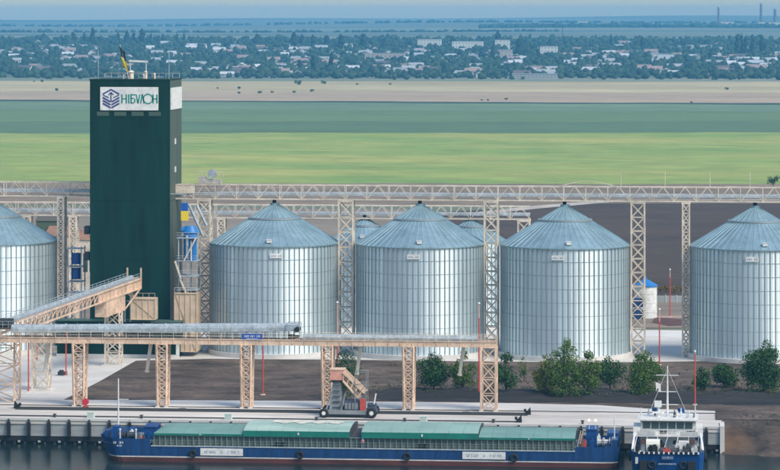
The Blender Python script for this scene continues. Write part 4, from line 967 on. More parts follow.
# hatch covers
HT1 = mat('hatch_turquoise', (.16, .29, .25), .5, nscale=.25, namt=.14, stretch=(.6, 1, 1)); HT2 = mat('hatch_pale', (.23, .36, .31), .5, nscale=.25, namt=.14, stretch=(.6, 1, 1)); HTS = mat('hatch_side', (.01, .17, .13), .5, nscale=.4, namt=.2)
def hatch(pxa, pxb, zb_, lip, rise, mt, lab, extra=0, dust=False, ends=(0, 0)):
    xa, xb = bx(pxa), bx(pxb); ya, yb = cy0 - .45 - extra, cy1 + .45 + extra
    def prof(x, k=1.0, drop=0):
        pts = [(x, ya, zb_), (x, ya, zb_ + lip)]
        for j in range(1, 12):
            u_ = j / 12; pts.append((x, ya + (yb - ya) * u_, zb_ + lip + rise * math.sin(math.pi * u_) ** .75 * k))
        pts += [(x, yb, zb_ + lip), (x, yb, zb_)]
        return pts
    b = MB(); n = 15
    ringsx = [(xa, 1), (xb, 1)]
    if ends[0]: ringsx = [(xa, .05), (xa + ends[0] * .5, .7), (xa + ends[0], 1), (xb, 1)]
    if ends[1]: ringsx = ringsx[:-1] + [(xb - ends[1], 1), (xb - ends[1] * .5, .7), (xb, .05)]
    P = [prof(x, k) for x, k in ringsx]
    for i in range(len(P) - 1):
        for j in range(n - 1): b.add([P[i][j], P[i + 1][j], P[i + 1][j + 1], P[i][j + 1]], [(0, 1, 2, 3)], 1 if j in (0, n - 2) else 0)
    for i in (0, -1): b.add(P[i], [list(range(n))], 2)
    o = b.build('hatch_cover', [mt, HTS, DGREY], barge); o['label'] = lab
    bm = bmesh.new(); bm.from_mesh(o.data); bmesh.ops.remove_doubles(bm, verts=bm.verts, dist=.001); bmesh.ops.recalc_face_normals(bm, faces=bm.faces); bm.to_mesh(o.data); bm.free()
    # seams of the cover sheets
    ns = max(3, round((xb - xa) / 2.4))
    for i in range(1, ns):
        x = xa + (xb - xa) * i / ns
        if x - xa < ends[0] + .2 or xb - x < ends[1] + .2: continue
        p = prof(x)[1:-1]; m_ = MB(); rr_ = [[(q_[0] - .045, q_[1], q_[2] + .012), (q_[0] - .045, q_[1], q_[2] + .06), (q_[0] + .045, q_[1], q_[2] + .06), (q_[0] + .045, q_[1], q_[2] + .012)] for q_ in p]
        m_.loft(rr_); fixn(m_.build('cover_seam', mt, o))
    for i in range(1):
        x = xa + (xb - xa) * .52; boxo('cleat', x - .12, x + .12, ya - .1, ya - .01, zb_ + lip * .35, zb_ + lip * .75, WHITE, o)
    return o, prof
hatch(153, 242.5, 4.48, .34, .6, HT1, 'lower turquoise hatch cover nearest the bow', ends=(2.6, 0))
o2, prof2 = hatch(242.8, 349, 4.48, 1.0, .62, mat('hatch_dusty', (.21, .34, .29), .6, nscale=.16, stretch=(.35, 1.2, 1), col2=(.40, .52, .46), detail=6), 'raised turquoise hatch cover with pale grain dust', extra=.15)
hatch(361, 478, 4.48, 1.0, .62, HT2, 'raised pale turquoise hatch cover right of the open gap', extra=.15)
hatch(478.4, 575, 4.48, .34, .6, HT1, 'lower turquoise hatch cover nearest the stern', ends=(0, 0))
boxo('hold_shade_slab', bx(349.3), bx(360.7), cy0 + .5, cy1 - .5, 4.41, 4.5, DGREY, barge)  # dark slab on the coaming stands in for the shaded hold interior
# dust patch lying on the raised cover
rows_ = []
for i in range(25):
    x = bx(267) + (bx(339) - bx(267)) * i / 24; p = prof2(x)
    c0, c1 = 6 + .6 * math.sin(i * 1.1), 10 + .8 * math.sin(i * .7 + 1)
    row = []
    for j in range(7):
        u_ = c0 + (c1 - c0) * j / 6; k = int(u_); fr_ = u_ - k; a_, c_ = Vector(p[k]), Vector(p[k + 1]); q_ = a_.lerp(c_, fr_); row.append((q_.x, q_.y, q_.z + .08))
    rows_.append(row)
m_ = MB(); m_.loft(rows_, close=False, caps=False, smooth=True)
o = m_.build('grain_dust', mat('grain_dust', (.55, .55, .47), .9, nscale=.9, namt=.3), o2); fixn(o)
# name boards
for a, c in ((200.5, 243), (462.5, 505.5)):
    nb = boxo('name_board', bx(a), bx(c), YN - .16, YN - .02, 1.22, 2.45, WHITE, barge)
    glyph_row(bx(a) + .7, bx(c) - .6, YN - .165, 1.6, .46, mat('board_ink', (.30, .36, .44), .6), nb, 15, (5, 6, 8, 9), wdt=.8)
# bow name marks
glyph_row(bx(113.5), bx(124), YN - .005, 3.0, .4, WHITE, barge, 6, (2,), wdt=.85); glyph_row(bx(117), bx(122), YN - .005, 2.55, .26, WHITE, barge, 5, (), wdt=.85)
for px in (193, 300, 407, 514):
    b = MB(); x = bx(px); b.torus((x, YN - .25, 1.55), (0, 1, 0), .5, .22); b.cyl((x, YN - .12, 2.0), (x, YN - .05, 2.8), .05, 6); b.build('tyre_fender', BLACK, barge)
for px in (279.5, 422.5):
    x = bx(px)
    for dx in (-.45, .45): 
        b = MB(); b.cyl((x + dx, YN + .5, 2.7), (x + dx, YN + .5, 3.5), .26, 10); b.cyl((x + dx, YN + .5, 3.5), (x + dx, YN + .5, 3.62), .36, 10); b.build('bollard', BLACK, barge)
# bow gear
mx = bx(112.5); b = MB(); b.cyl((mx, YC - 2, 3), (mx, YC - 2, 13.6), .17, 10, .10); b.build('mast', WHITE, barge)
for z, l in ((6.2, 2.2), (10, .9)): beam('mast_arm', (mx - .1, YC - 2, z), (mx + l * 2, YC - 2, z), .12, .12, WHITE, barge)
def gear(name, pxa, pxb, ya, yb, z0, z1, m): return boxo(name, bx(pxa), bx(pxb), YN + ya, YN + yb, z0, z1, m, barge)
gear('anchor_box', 100.5, 105, 4, 8, 3.06, 4.7, BLUE); gear('deck_locker', 109, 114.5, 3, 5.5, 3.06, 5.6, BLUE); gear('deck_locker', 123, 128, 6, 9, 3.06, 4.9, BLUE)
gear('store_house', 138, 150, 6, 11, 2.72, 5.1, BLUE); gear('store_roof', 137.5, 150.5, 5.8, 11.2, 5.11, 5.25, BLUE); gear('winch_bed', 116, 131, 3.2, 5, 3.06, 3.5, BLUE)
for px, y in ((119, 4), (126, 4)):
    b = MB(); b.cyl((bx(px) - .8, YN + y, 4.0), (bx(px) + .8, YN + y, 4.0), .55, 12); b.cyl((bx(px) - .95, YN + y, 4.0), (bx(px) - .8, YN + y, 4.0), .8, 12); b.cyl((bx(px) + .8, YN + y, 4.0), (bx(px) + .95, YN + y, 4.0), .8, 12); b.build('winch', DGREY, barge)
for px in (117.5, 133.5):
    b = MB(); b.cyl((bx(px), YN + 2.4, 3.05), (bx(px), YN + 2.4, 5.1), .11, 8); b.cyl((bx(px), YN + 2.4, 5.1), (bx(px), YN + 2.4, 5.3), .2, 8); b.build('vent_post', WHITE, barge)
for k in range(9):
    x = bx(99.5 + 5.6 * k); yy = YN + .5 + max(0, 2 - k) * 1.6; beam('bow_rail_post', (x, yy, 3.95), (x, yy, 5.0), .05, .05, BLUE, barge)
beam('bow_rail', (bx(111), YN + .5, 5.0), (bx(145), YN + .5, 5.0), .06, .06, BLUE, barge)
for k in range(7):
    x = bx(117 + 4.4 * k); yy = YN + 3.2 + (k * 5 % 4) * 1.3; hh_ = .6 + (k * 7 % 5) * .22
    b = MB(); b.box(x - .35, x + .35, yy - .3, yy + .3, 3.06 if k < 6 else 2.72, 3.06 + hh_); b.cyl((x, yy, 3.06 + hh_), (x, yy, 3.3 + hh_), .2, 8); b.build('deck_fitting', (BLUE, DGREY, WHITE, BLUE, COAM, DGREY, BLUE)[k], barge)
# stern gear
gear('stern_house', 585, 596, 6, 11, 2.72, 5.6, BLUE); gear('stern_house_roof', 584.5, 596.5, 5.8, 11.2, 5.61, 5.78, BLUE); gear('winch_bed', 590, 603, 3, 4.6, 2.72, 3.6, BLUE); gear('stern_locker', 606, 617.5, 7, 12, 2.72, 5.0, BLUE); gear('stern_bulkhead', 612, 617.5, 1, 6, 2.72, 4.6, BLUE)
for px in (600.5, 606): 
    b = MB(); b.cyl((bx(px) - .5, YN + 3.0, 4.0), (bx(px) + .5, YN + 3.0, 4.0), .45, 12); b.cyl((bx(px) - .62, YN + 3.0, 4.0), (bx(px) - .5, YN + 3.0, 4.0), .75, 12); b.cyl((bx(px) + .5, YN + 3.0, 4.0), (bx(px) + .62, YN + 3.0, 4.0), .75, 12); b.build('winch_drum', mat('winch_white', (.5, .5, .48), .6), barge)
b = MB(); b.box(bx(579), bx(582.5), YN + 2, YN + 3.4, 2.72, 5.2); b.build('hose_rack', mat('rust_brown', (.20, .09, .06), .8), barge)
for px in (576.5, 578.5): beam('cover_prop', (bx(px), YN + 2.0, 3.0), (bx(px + 4.0), YN + 2.0, 6.0), .18, .14, mat('prop_tan', (.55, .48, .36), .7), barge)
b = MB(); b.cyl((bx(614), YN + 3, 3.4), (bx(614), YN + 3, 8.4), .13, 8, .08); b.build('stern_staff', WHITE, barge)
lm = bpy.data.materials.new('deck_lamp_glow'); lm.use_nodes = True; e = lm.node_tree.nodes['Principled BSDF']; e.inputs['Emission Color'].default_value = (1, .55, .22, 1); e.inputs['Emission Strength'].default_value = 3
for px in (588, 594.5):
    x = bx(px); b = MB(); b.cyl((x, YN + 6, 5.78), (x, YN + 6, 7.2), .06, 6); pl = b.build('lamp_pole', WHITE, barge)
    b = MB(); b.cyl((x, YN + 5.8, 7.2), (x, YN + 5.8, 7.5), .2, 12, .14); b.build('deck_lamp', lm, pl)

for k, px in enumerate((580, 584, 592, 598, 603, 608, 612)):
    x = bx(px); yy = YN + 1.6 + (k * 3 % 5) * .8; b = MB(); h_ = .7 + (k * 5 % 4) * .45
    b.box(x - .3, x + .3, yy - .25, yy + .25, 2.72, 2.72 + h_); b.cyl((x, yy, 2.72 + h_), (x, yy, 3.1 + h_), .16, 8); b.build('deck_fitting', (DGREY, RED, BLUE, WHITE, DGREY, BLUE, WHITE)[k], barge)
for k in range(7):
    x = bx(577 + 6.4 * k); beam('stern_rail_post', (x, YN + .15, 3.45), (x, YN + .15, 4.5), .05, .05, BLUE, barge)
beam('stern_rail', (bx(577), YN + .15, 4.5), (bx(616), YN + .15, 4.5), .06, .06, BLUE, barge)

# ------------------------------------------------------------------ people
def person(x, y, z, h, shirt, trousers, label, lean=0.0, facing=0.0):
    t_ = thing('person', (x, y, z), label, 'person')
    k = h / 1.75
    J = {'pel': (0, 0, .95), 'chest': (0, 0, 1.30), 'neck': (0, 0, 1.48), 'head': (0, -.02, 1.60), 'crown': (0, -.01, 1.72), 'shl': (-.19, 0, 1.42), 'ell': (-.26, .02, 1.13), 'hal': (-.24, -.14, .93), 'shr': (.19, 0, 1.42), 'elr': (.27, 0, 1.14), 'har': (.22, -.2, 1.02),
         'hpl': (-.10, 0, .90), 'knl': (-.12, -.03, .50), 'anl': (-.13, .02, .09), 'tol': (-.14, -.15, .04), 'hpr': (.10, 0, .90), 'knr': (.13, -.06, .50), 'anr': (.14, .03, .09), 'tor': (.16, -.14, .04)}
    E = [('pel', 'chest'), ('chest', 'neck'), ('neck', 'head'), ('head', 'crown'), ('chest', 'shl'), ('shl', 'ell'), ('ell', 'hal'), ('chest', 'shr'), ('shr', 'elr'), ('elr', 'har'), ('pel', 'hpl'), ('hpl', 'knl'), ('knl', 'anl'), ('anl', 'tol'), ('pel', 'hpr'), ('hpr', 'knr'), ('knr', 'anr'), ('anr', 'tor')]
    rad = {'pel': .15, 'chest': .17, 'neck': .06, 'head': .10, 'crown': .07, 'shl': .075, 'ell': .05, 'hal': .04, 'shr': .075, 'elr': .05, 'har': .04, 'hpl': .10, 'knl': .07, 'anl': .05, 'tol': .04, 'hpr': .10, 'knr': .07, 'anr': .05, 'tor': .04}
    nm = list(J); me = bpy.data.meshes.new('body'); me.from_pydata([tuple(c * k for c in J[q_]) for q_ in nm], [(nm.index(a), nm.index(c)) for a, c in E], [])
    o = bpy.data.objects.new('body', me)
    sk = o.modifiers.new('skin', 'SKIN'); sk.use_smooth_shade = True
    lay = me.skin_vertices[0] if me.skin_vertices else None
    if lay is None:
        bm = bmesh.new(); bm.from_mesh(me); bm.verts.layers.skin.verify(); bm.to_mesh(me); bm.free(); lay = me.skin_vertices[0]
    for i, q_ in enumerate(nm): lay.data[i].radius = (rad[q_] * k, rad[q_] * k); lay.data[i].use_root = (q_ == 'pel')
    sb = o.modifiers.new('sub', 'SUBSURF'); sb.levels = 1; sb.render_levels = 1
    pm = bpy.data.materials.new('person_clothes'); pm.use_nodes = True; tt = pm.node_tree; bsd = tt.nodes['Principled BSDF']; bsd.inputs['Roughness'].default_value = .85
    tc = tt.nodes.new('ShaderNodeTexCoord'); sx = tt.nodes.new('ShaderNodeSeparateXYZ'); r = tt.nodes.new('ShaderNodeValToRGB'); r.color_ramp.interpolation = 'CONSTANT'
    mrr = tt.nodes.new('ShaderNodeMapRange'); mrr.inputs['From Max'].default_value = 1.8 * k
    tt.links.new(tc.outputs['Object'], sx.inputs[0]); tt.links.new(sx.outputs['Z'], mrr.inputs['Value']); tt.links.new(mrr.outputs[0], r.inputs[0]); tt.links.new(r.outputs[0], bsd.inputs['Base Color'])
    e_ = r.color_ramp.elements; e_[0].position = 0; e_[0].color = (.03, .03, .03, 1); e_[1].position = .06; e_[1].color = (*trousers, 1)
    for p_, c_ in ((.54, shirt), (.82, (.45, .28, .2)), (.93, (.04, .03, .025))): n_ = e_.new(p_); n_.color = (*c_, 1)
    me.materials.append(pm)
    place(o, Matrix.Translation((x, y, z)) @ Matrix.Rotation(facing, 4, 'Z'), t_)
    b = MB(); b.cyl((x, y - .01, z + 1.66 * k), (x, y - .01, z + 1.78 * k), .115 * k, 12, .06 * k); b.cyl((x, y - .02, z + 1.655 * k), (x, y - .02, z + 1.675 * k), .15 * k, 12); b.build('helmet', BRIGHTB, t_)
person(bx(362.3), YN + .55, 2.69, 1.78, (.45, .22, .24), (.10, .12, .22), 'person in pink top and blue helmet on the barge side deck at the hatch gap')
person(bx(139), YN + 2.0, 2.72, 1.76, (.35, .12, .14), (.06, .06, .09), 'person in dark red top at the bow store house of the barge', facing=.6)

# ------------------------------------------------------------------ tug
TGX = X_(668, 530); LGREY_ = mat('light_grey', (.45, .46, .46), .6, nscale=.8, namt=.2)
tug = thing('pusher_tug', (TGX, 531, 0), 'blue hulled tug with white wheelhouse and tall mast beside the barge stern', 'tug')
hbm = 6.1; ty0, ty1 = 518.5, 543.5
b = MB(); prof = [(0, .88), (.8, .97), (3, 1), (18, 1), (23, .9), (25, .7)]
rings = []
for (z, k, fwd) in ((-1, .93, .8), (.9, .97, .35), (1.0, .97, .35), (3.0, 1, 0), (4.0, 1.0, -.15)):
    ring = []
    for dy, f_ in prof: ring.append((TGX - hbm * f_ * k, ty0 + dy + fwd * (1 if dy < 3 else 0), z))
    for dy, f_ in prof[::-1]: ring.append((TGX + hbm * f_ * k, ty0 + dy + fwd * (1 if dy < 3 else 0), z))
    rings.append(ring)
b.loft(rings, close=True, caps=False); o = b.build('hull', BLUE, tug); fixn(o); md = o.modifiers.new('thick', 'SOLIDIFY'); md.thickness = .12; md.offset = -1
b = MB(); b.add([(x, y, 2.95) for x, y, z in rings[3]], [list(range(len(rings[3])))]); o = b.build('deck', DECK, tug); fixn(o)
for k in range(26):
    x = TGX - hbm * .84 + hbm * 1.68 * k / 25; boxo('bulwark_fender', x - .13, x + .13, ty0 - .42, ty0 - .06, 3.72, 4.06, WHITE if k % 2 else BLACK, tug)
boxo('push_post', TGX - 4.6, TGX - 3.4, ty0 - .6, ty0 - .05, -.5, 2.6, BLACK, tug); boxo('push_post', TGX + 3.4, TGX + 4.6, ty0 - .6, ty0 - .05, -.5, 2.6, BLACK, tug)
for s in (-1, 1):
    b = MB(); b.torus((TGX + s * 2.6, ty0 - .2, 1.9), (0, 1, 0), .55, .2, 16, 6); b.build('tyre_fender', BLACK, tug)
nb = boxo('name_board', TGX - 1.0, TGX + 1.0, ty0 - .3, ty0 - .15, 2.75, 3.45, mat('name_blue', (.03, .08, .2), .5), tug)
glyph_row(TGX - .85, TGX + .9, ty0 - .305, 2.95, .3, mat('dull_white', (.45, .48, .5), .6), nb, 8, (), wdt=.85)
glyph_row(TGX - 1.5, TGX + 1.5, ty0 - .2, 1.95, .22, MATS['dull_white'], tug, 15, (), wdt=.9)
boxo('draft_board', TGX - 5.35, TGX - 4.9, ty0 - .02, ty0 + .1, 2.0, 3.6, WHITE, tug)
# deckhouse
for (z0_, z1_, hw, y0_, y1_) in ((2.95, 5.6, 4.6, 527, 540),):
    boxo('deckhouse', TGX - hw, TGX + hw, y0_, y1_, z0_, z1_, LGREY_, tug)
for k in range(4):
    x = TGX - 3.4 + k * 2.3; b = MB(); b.torus((x, 526.98, 4.5), (0, 1, 0), .32, .07, 16, 6); b.cyl((x, 526.95, 4.5), (x, 526.99, 4.5), .3, 14); b.build('porthole', GLASS, tug)
boxo('deckhouse_door', TGX - .9, TGX + .1, 526.9, 526.99, 3.0, 5.0, mat('door_grey', (.35, .4, .42), .5), tug)
boxo('bridge_deck', TGX - 5.9, TGX + 5.9, 525.6, 541, 5.61, 5.8, WHITE, tug)
boxo('wheelhouse', TGX - 4.6, TGX + 4.6, 527.5, 535, 5.81, 8.1, WHITE, tug)
boxo('wheelhouse_roof', TGX - 5.1, TGX + 5.1, 526.9, 535.6, 8.11, 8.35, WHITE, tug)
for k in range(6):
    a = TGX - 4.2 + k * 1.42; boxo('window', a, a + 1.22, 527.40, 527.49, 6.75, 7.85, GLASS, tug)
for k in range(3): boxo('side_window', TGX + 4.61, TGX + 4.68, 528.2 + 2.2 * k, 529.9 + 2.2 * k, 6.75, 7.8, GLASS, tug)
for s in (-1, 1):       # wing boxes and curved bulwarks
    boxo('bridge_wing', TGX + s * 5.25 - .6, TGX + s * 5.25 + .6, 527.2, 533, 5.81, 7.0, WHITE, tug)
    prev = None
    for i in range(7):
        a = i / 6; p = Vector((TGX + s * (5.9 - .5 * a), 521 + 5 * a, 4.0 + 2.2 * math.sin(a * math.pi / 2)))
        if prev: beam('bulwark_frame', prev, p, .3, .25, WHITE, tug)
        prev = p
    beam('stanchion', (TGX + s * 5.6, 525.8, 2.95), (TGX + s * 5.6, 525.8, 5.6), .2, .2, WHITE, tug)
for i in range(17):
    x = TGX - 5.6 + 11.2 * i / 16; beam('rail_post', (x, 525.7, 5.8), (x, 525.7, 6.7), .06, .06, WHITE, tug); beam('roof_rail_post', (x * .0 + TGX - 4.9 + 9.8 * i / 16, 527.1, 8.35), (TGX - 4.9 + 9.8 * i / 16, 527.1, 9.05), .05, .05, WHITE, tug)
for z in (6.25, 6.7): beam('rail', (TGX - 5.6, 525.7, z), (TGX + 5.6, 525.7, z), .06, .06, WHITE, tug)
beam('roof_rail', (TGX - 4.9, 527.1, 9.05), (TGX + 4.9, 527.1, 9.05), .06, .06, WHITE, tug)
b = MB(); b.box(TGX - 3.6, TGX - 1.3, 521.5, 523.5, 2.96, 4.9); b.cyl((TGX - 3.6, 522.5, 4.9), (TGX - 1.3, 522.5, 4.9), .75, 14); b.build('tarp_winch', mat('tarp_white', (.66, .66, .60), .8), tug)
for x in (-.6, 1.2, 3.2):
    b = MB(); b.cyl((TGX + x - .6, 522, 3.7), (TGX + x + .6, 522, 3.7), .6, 12); b.cyl((TGX + x - .75, 522, 3.7), (TGX + x - .6, 522, 3.7), .85, 12); b.cyl((TGX + x + .6, 522, 3.7), (TGX + x + .75, 522, 3.7), .85, 12); b.build('winch', DGREY, tug)
b = MB(); b.box(TGX + 1.8, TGX + 3.6, 523.8, 525, 2.96, 5.1); b.build('deck_cabinet', WHITE, tug)
for x in (-5, 5):
    b = MB(); b.cyl((TGX + x, 520.6, 2.95), (TGX + x, 520.6, 4.6), .28, 10); b.cyl((TGX + x, 520.6, 4.6), (TGX + x, 520.6, 4.72), .4, 10); b.build('bollard', BLACK, tug)
# mast
mz = 8.35; mxx = TGX - .1
b = MB(); b.cyl((mxx, 531, mz), (mxx, 531, 17.0), .22, 10, .09); mast = b.build('mast', WHITE, tug)
for z, l, r_ in ((15.4, 2.1, .07), (12.6, 1.7, .07), (10.4, 2.0, .07)):
    beam('mast_arm', (mxx - l, 531, z), (mxx + l, 531, z), .14, .12, WHITE, mast)
    for s in (-1, 1): b = MB(); b.cyl((mxx + s * l * .95, 531, z), (mxx + s * l * .95, 531, z + .5), .12, 8); b.build('signal_lamp', DGREY, mast)
b = MB(); b.box(mxx - 2.6, mxx - .5, 530.6, 531.4, 8.9, 9.2); b.cyl((mxx - 1.5, 531, 8.35), (mxx - 1.5, 531, 11), .3, 8, .15); b.box(mxx - 2.2, mxx - 1.0, 530.4, 531.4, 10.0, 11.0); b.build('radar', WHITE, mast)
beam('stay', (mxx, 531, 16.5), (TGX - 3.5, 529, 8.4), .04, .04, WHITE, mast); beam('stay', (mxx, 531, 16.5), (TGX + 3.5, 529, 8.4), .04, .04, WHITE, mast)
for x, h_ in ((2.2, 1.6), (3.6, 1.1), (4.6, 2.1), (-4.6, 1.6)): b = MB(); b.cyl((TGX + x, 530, 8.35), (TGX + x, 530, 8.35 + h_), .12, 8, .07); b.build('antenna', WHITE, tug)
b = MB(); b.cyl((TGX + 1.5, 530.4, 8.35), (TGX + 1.5, 530.4, 9.3), .35, 12, .3); b.build('searchlight', WHITE, tug)
b = MB(); b.add([(mxx - 1.9, 531, 12.7), (mxx - 1.1, 531.2, 12.5), (mxx - 1.2, 531.1, 13.9), (mxx - 2.0, 530.9, 14.2)], [(0, 1, 2, 3)]); o = b.build('pennant', WHITE, mast); o.modifiers.new('thick', 'SOLIDIFY').thickness = .03
for s in (-1, 1):
    b = MB(); b.cyl((TGX + s * 2.2, 537.5, 5.8), (TGX + s * 2.2, 537.5, 9.0), .6, 14); b.build('funnel', BLUE, tug)
    for k in range(3): b = MB(); b.torus((TGX + s * (hbm + .2), 523.5 + 5 * k, 2.4), (1, 0, 0), .5, .2, 14, 6); b.build('tyre_fender', BLACK, tug)

rt = random.Random(4)
for k in range(7):
    x = TGX - 4.3 + 1.42 * k; boxo('window_mullion', x - .06, x + .02, 527.36, 527.40, 6.7, 7.9, LGREY_, tug)
boxo('window_sill', TGX - 4.5, TGX + 4.5, 527.3, 527.48, 6.55, 6.66, LGREY_, tug)
boxo('visor', TGX - 4.7, TGX + 4.7, 526.95, 527.35, 7.95, 8.08, DGREY, tug)
for k in range(6):
    x = TGX - 3.9 + 1.55 * k; boxo('front_panel', x - .6, x + .6, 527.42, 527.48, 5.85, 6.45, (LGREY_, WHITE, DGREY)[k % 3], tug)
for k in range(16):
    x = TGX - 4.6 + 9.2 * k / 15; yy = 519.8 + rt.random() * 4.5; h_ = .5 + rt.random() * 1.3; b = MB(); wd_ = .2 + rt.random() * .35
    b.box(x - wd_, x + wd_, yy - .3, yy + .3, 2.96, 2.96 + h_); b.cyl((x, yy, 2.96 + h_), (x, yy, 3.25 + h_), wd_ * .6, 8); b.build('deck_fitting', (DGREY, WHITE, BLACK, LGREY_, RED, DGREY)[rt.randrange(6)], tug)
for k in range(7):
    x = TGX - 5.2 + 10.4 * k / 6; beam('awning_stay', (x, 525.7, 5.6), (x + rt.uniform(-.8, .8), 521.5 + rt.random(), 4.0), .09, .09, (WHITE, LGREY_)[k % 2], tug)
for k in range(9):
    x = TGX - 4.4 + 8.8 * k / 8; h_ = .4 + rt.random() * 1.0; yy = 528 + rt.random() * 5; b = MB(); b.box(x - .2, x + .2, yy - .2, yy + .2, 8.35, 8.35 + h_ * .6); b.cyl((x, yy, 8.35 + h_ * .6), (x, yy, 8.4 + h_), .1, 8); b.build('roof_fitting', (WHITE, LGREY_, DGREY)[k % 3], tug)
for s in (-1, 1):
    b = MB(); b.torus((TGX + s * 4.1, 526.85, 4.6), (0, 1, 0), .36, .1, 14, 6); b.build('life_ring', mat('ring_orange', (.6, .16, .04), .6), tug)
    boxo('shade_panel', TGX + s * 3.1 - .7, TGX + s * 3.1 + .7, 526.9, 526.99, 3.0, 4.1, DGREY, tug)  # flat dark panels paint in the shaded openings of the deckhouse
    boxo('bridge_front_panel', TGX + s * 3.6 - 1.5, TGX + s * 3.6 + 1.5, 525.55, 525.62, 5.85, 6.5, LGREY_, tug)

# ------------------------------------------------------------------ wheeled ship loader
LYL = 556.0
def lx(px): return X_(px, LYL)
def lz(py): return Z_(350, py, LYL)
ld = thing('ship_loader', (lx(350), LYL, GZ), 'wheeled ship loader with grey column, peach hopper and black tyres on the quay', 'loader')
LG = mat('loader_grey', (.22, .235, .24), .6, nscale=.6, namt=.25); LDK = mat('loader_dark', (.06, .075, .11), .6, nscale=.6, namt=.3)
for px, r_ in ((325.5, .85), (373, .95)):
    for y in (LYL - 2.6, LYL + 2.6):
        b = MB(); b.torus((lx(px), y, GZ + r_), (0, 1, 0), r_ * .68, r_ * .33, 20, 8); ty_ = b.build('tyre', BLACK, ld)
        b = MB(); b.cyl((lx(px), y - .2, GZ + r_), (lx(px), y + .2, GZ + r_), r_ * .42, 14); b.build('rim', WHITE, ty_)
boxo('chassis', lx(323), lx(377), LYL - 1.9, LYL + 1.9, GZ + .75, GZ + 1.25, LDK, ld)
for y in (LYL - 2.2, LYL + 2.2): boxo('chassis_beam', lx(324), lx(375), y - .2, y + .2, GZ + .7, GZ + 1.35, LG, ld)
for px in (325.5, 373): beam('axle', (lx(px), LYL - 2.5, GZ + .9), (lx(px), LYL + 2.5, GZ + .9), .25, .25, DGREY, ld)
b = MB(); za, zb2 = GZ + 1.25, lz(382)     # tapering column
b.loft([[(lx(330), LYL - 1.2, za), (lx(343.5), LYL - 1.2, za), (lx(343.5), LYL + 1.2, za), (lx(330), LYL + 1.2, za)], [(lx(333), LYL - .9, zb2), (lx(341), LYL - .9, zb2), (lx(341), LYL + .9, zb2), (lx(333), LYL + .9, zb2)]]); fixn(b.build('column', LG, ld))
for k in range(5): z = za + (zb2 - za) * (k + .5) / 5; boxo('column_rung', lx(333.5), lx(340.5), LYL - 1.32, LYL - 1.17, z - .12, z + .12, LDK, ld)
b = MB(); b.cyl((lx(337), LYL, zb2), (lx(337), LYL, zb2 + .7), 1.15, 16); b.build('slew_ring', DGREY, ld)
b = MB(); z0_, z1_ = lz(379.5), lz(369.5); b.box(lx(331), lx(344.5), LYL - 1.3, LYL + 1.3, z0_, z1_); b.build('hopper', mat('hopper_peach', (.58, .28, .21), .6, nscale=.6, namt=.2), ld)
boxo('hopper_rim', lx(330.5), lx(345), LYL - 1.4, LYL + 1.4, z1_ + .005, z1_ + .2, PEACH, ld)
for y in (LYL - 1.35, LYL + 1.35):
    beam('boom_girder', (lx(344), y, lz(371)), (lx(366), y, lz(392)), .35, .5, PEACH, ld); beam('boom_girder', (lx(344), y, lz(380)), (lx(360), y, lz(398)), .3, .35, PEACH, ld)
    for k in range(5):
        a = k / 4; beam('boom_web', (lx(345 + 18 * a), y, lz(372.5 + 17 * a)), (lx(344 + 15 * a), y, lz(380 + 16 * a)), .16, .16, PEACH, ld)
b = MB(); p_, q_ = Vector((lx(346), LYL, lz(374))), Vector((lx(363), LYL, lz(393))); b.bar(p_, q_, 1.6, .3); b.build('belt', mat('belt_brown', (.30, .17, .12), .8), ld)
for px in (356, 367):
    for y in (LYL - 1.6, LYL + 1.6): beam('cage_post', (lx(px), y, GZ + 1.3), (lx(px), y, lz(371)), .14, .14, LG, ld)
for py in (371, 383, 397):
    for y in (LYL - 1.6, LYL + 1.6): beam('cage_rail', (lx(356), y, lz(py)), (lx(367), y, lz(py)), .12, .12, LG, ld)
beam('cage_brace', (lx(356), LYL - 1.6, lz(397)), (lx(367), LYL - 1.6, lz(383)), .12, .12, LG, ld)
boxo('engine_house', lx(345), lx(360), LYL - 1.5, LYL + 1.5, GZ + 1.26, lz(400), LDK, ld)
for k in range(4): boxo('engine_grille', lx(346 + 3.4 * k), lx(348.4 + 3.4 * k), LYL - 1.58, LYL - 1.51, GZ + 1.5, lz(402), LG, ld)
boxo('red_cabinet', lx(361), lx(366.5), LYL - 1.75, LYL - .4, GZ + 1.3, lz(397.5), RED, ld)
boxo('cab', lx(368), lx(376), LYL - 1.2, LYL + 1.2, GZ + 1.26, lz(403), LDK, ld); boxo('cab_window', lx(369), lx(375), LYL - 1.28, LYL - 1.21, GZ + 2.2, lz(404.5), GLASS, ld)
b = MB(); b.cyl((lx(374.5), LYL - 1, lz(403)), (lx(376.5), LYL - 1, lz(392.5)), .13, 8); b.build('exhaust', WHITE, ld)
for k, (p0, p1) in enumerate(((327, 333), (342, 346))): beam('stay', (lx(p0), LYL - 1.8, GZ + 1.3), (lx(p1), LYL - 1.0, lz(392)), .2, .2, LG, ld)

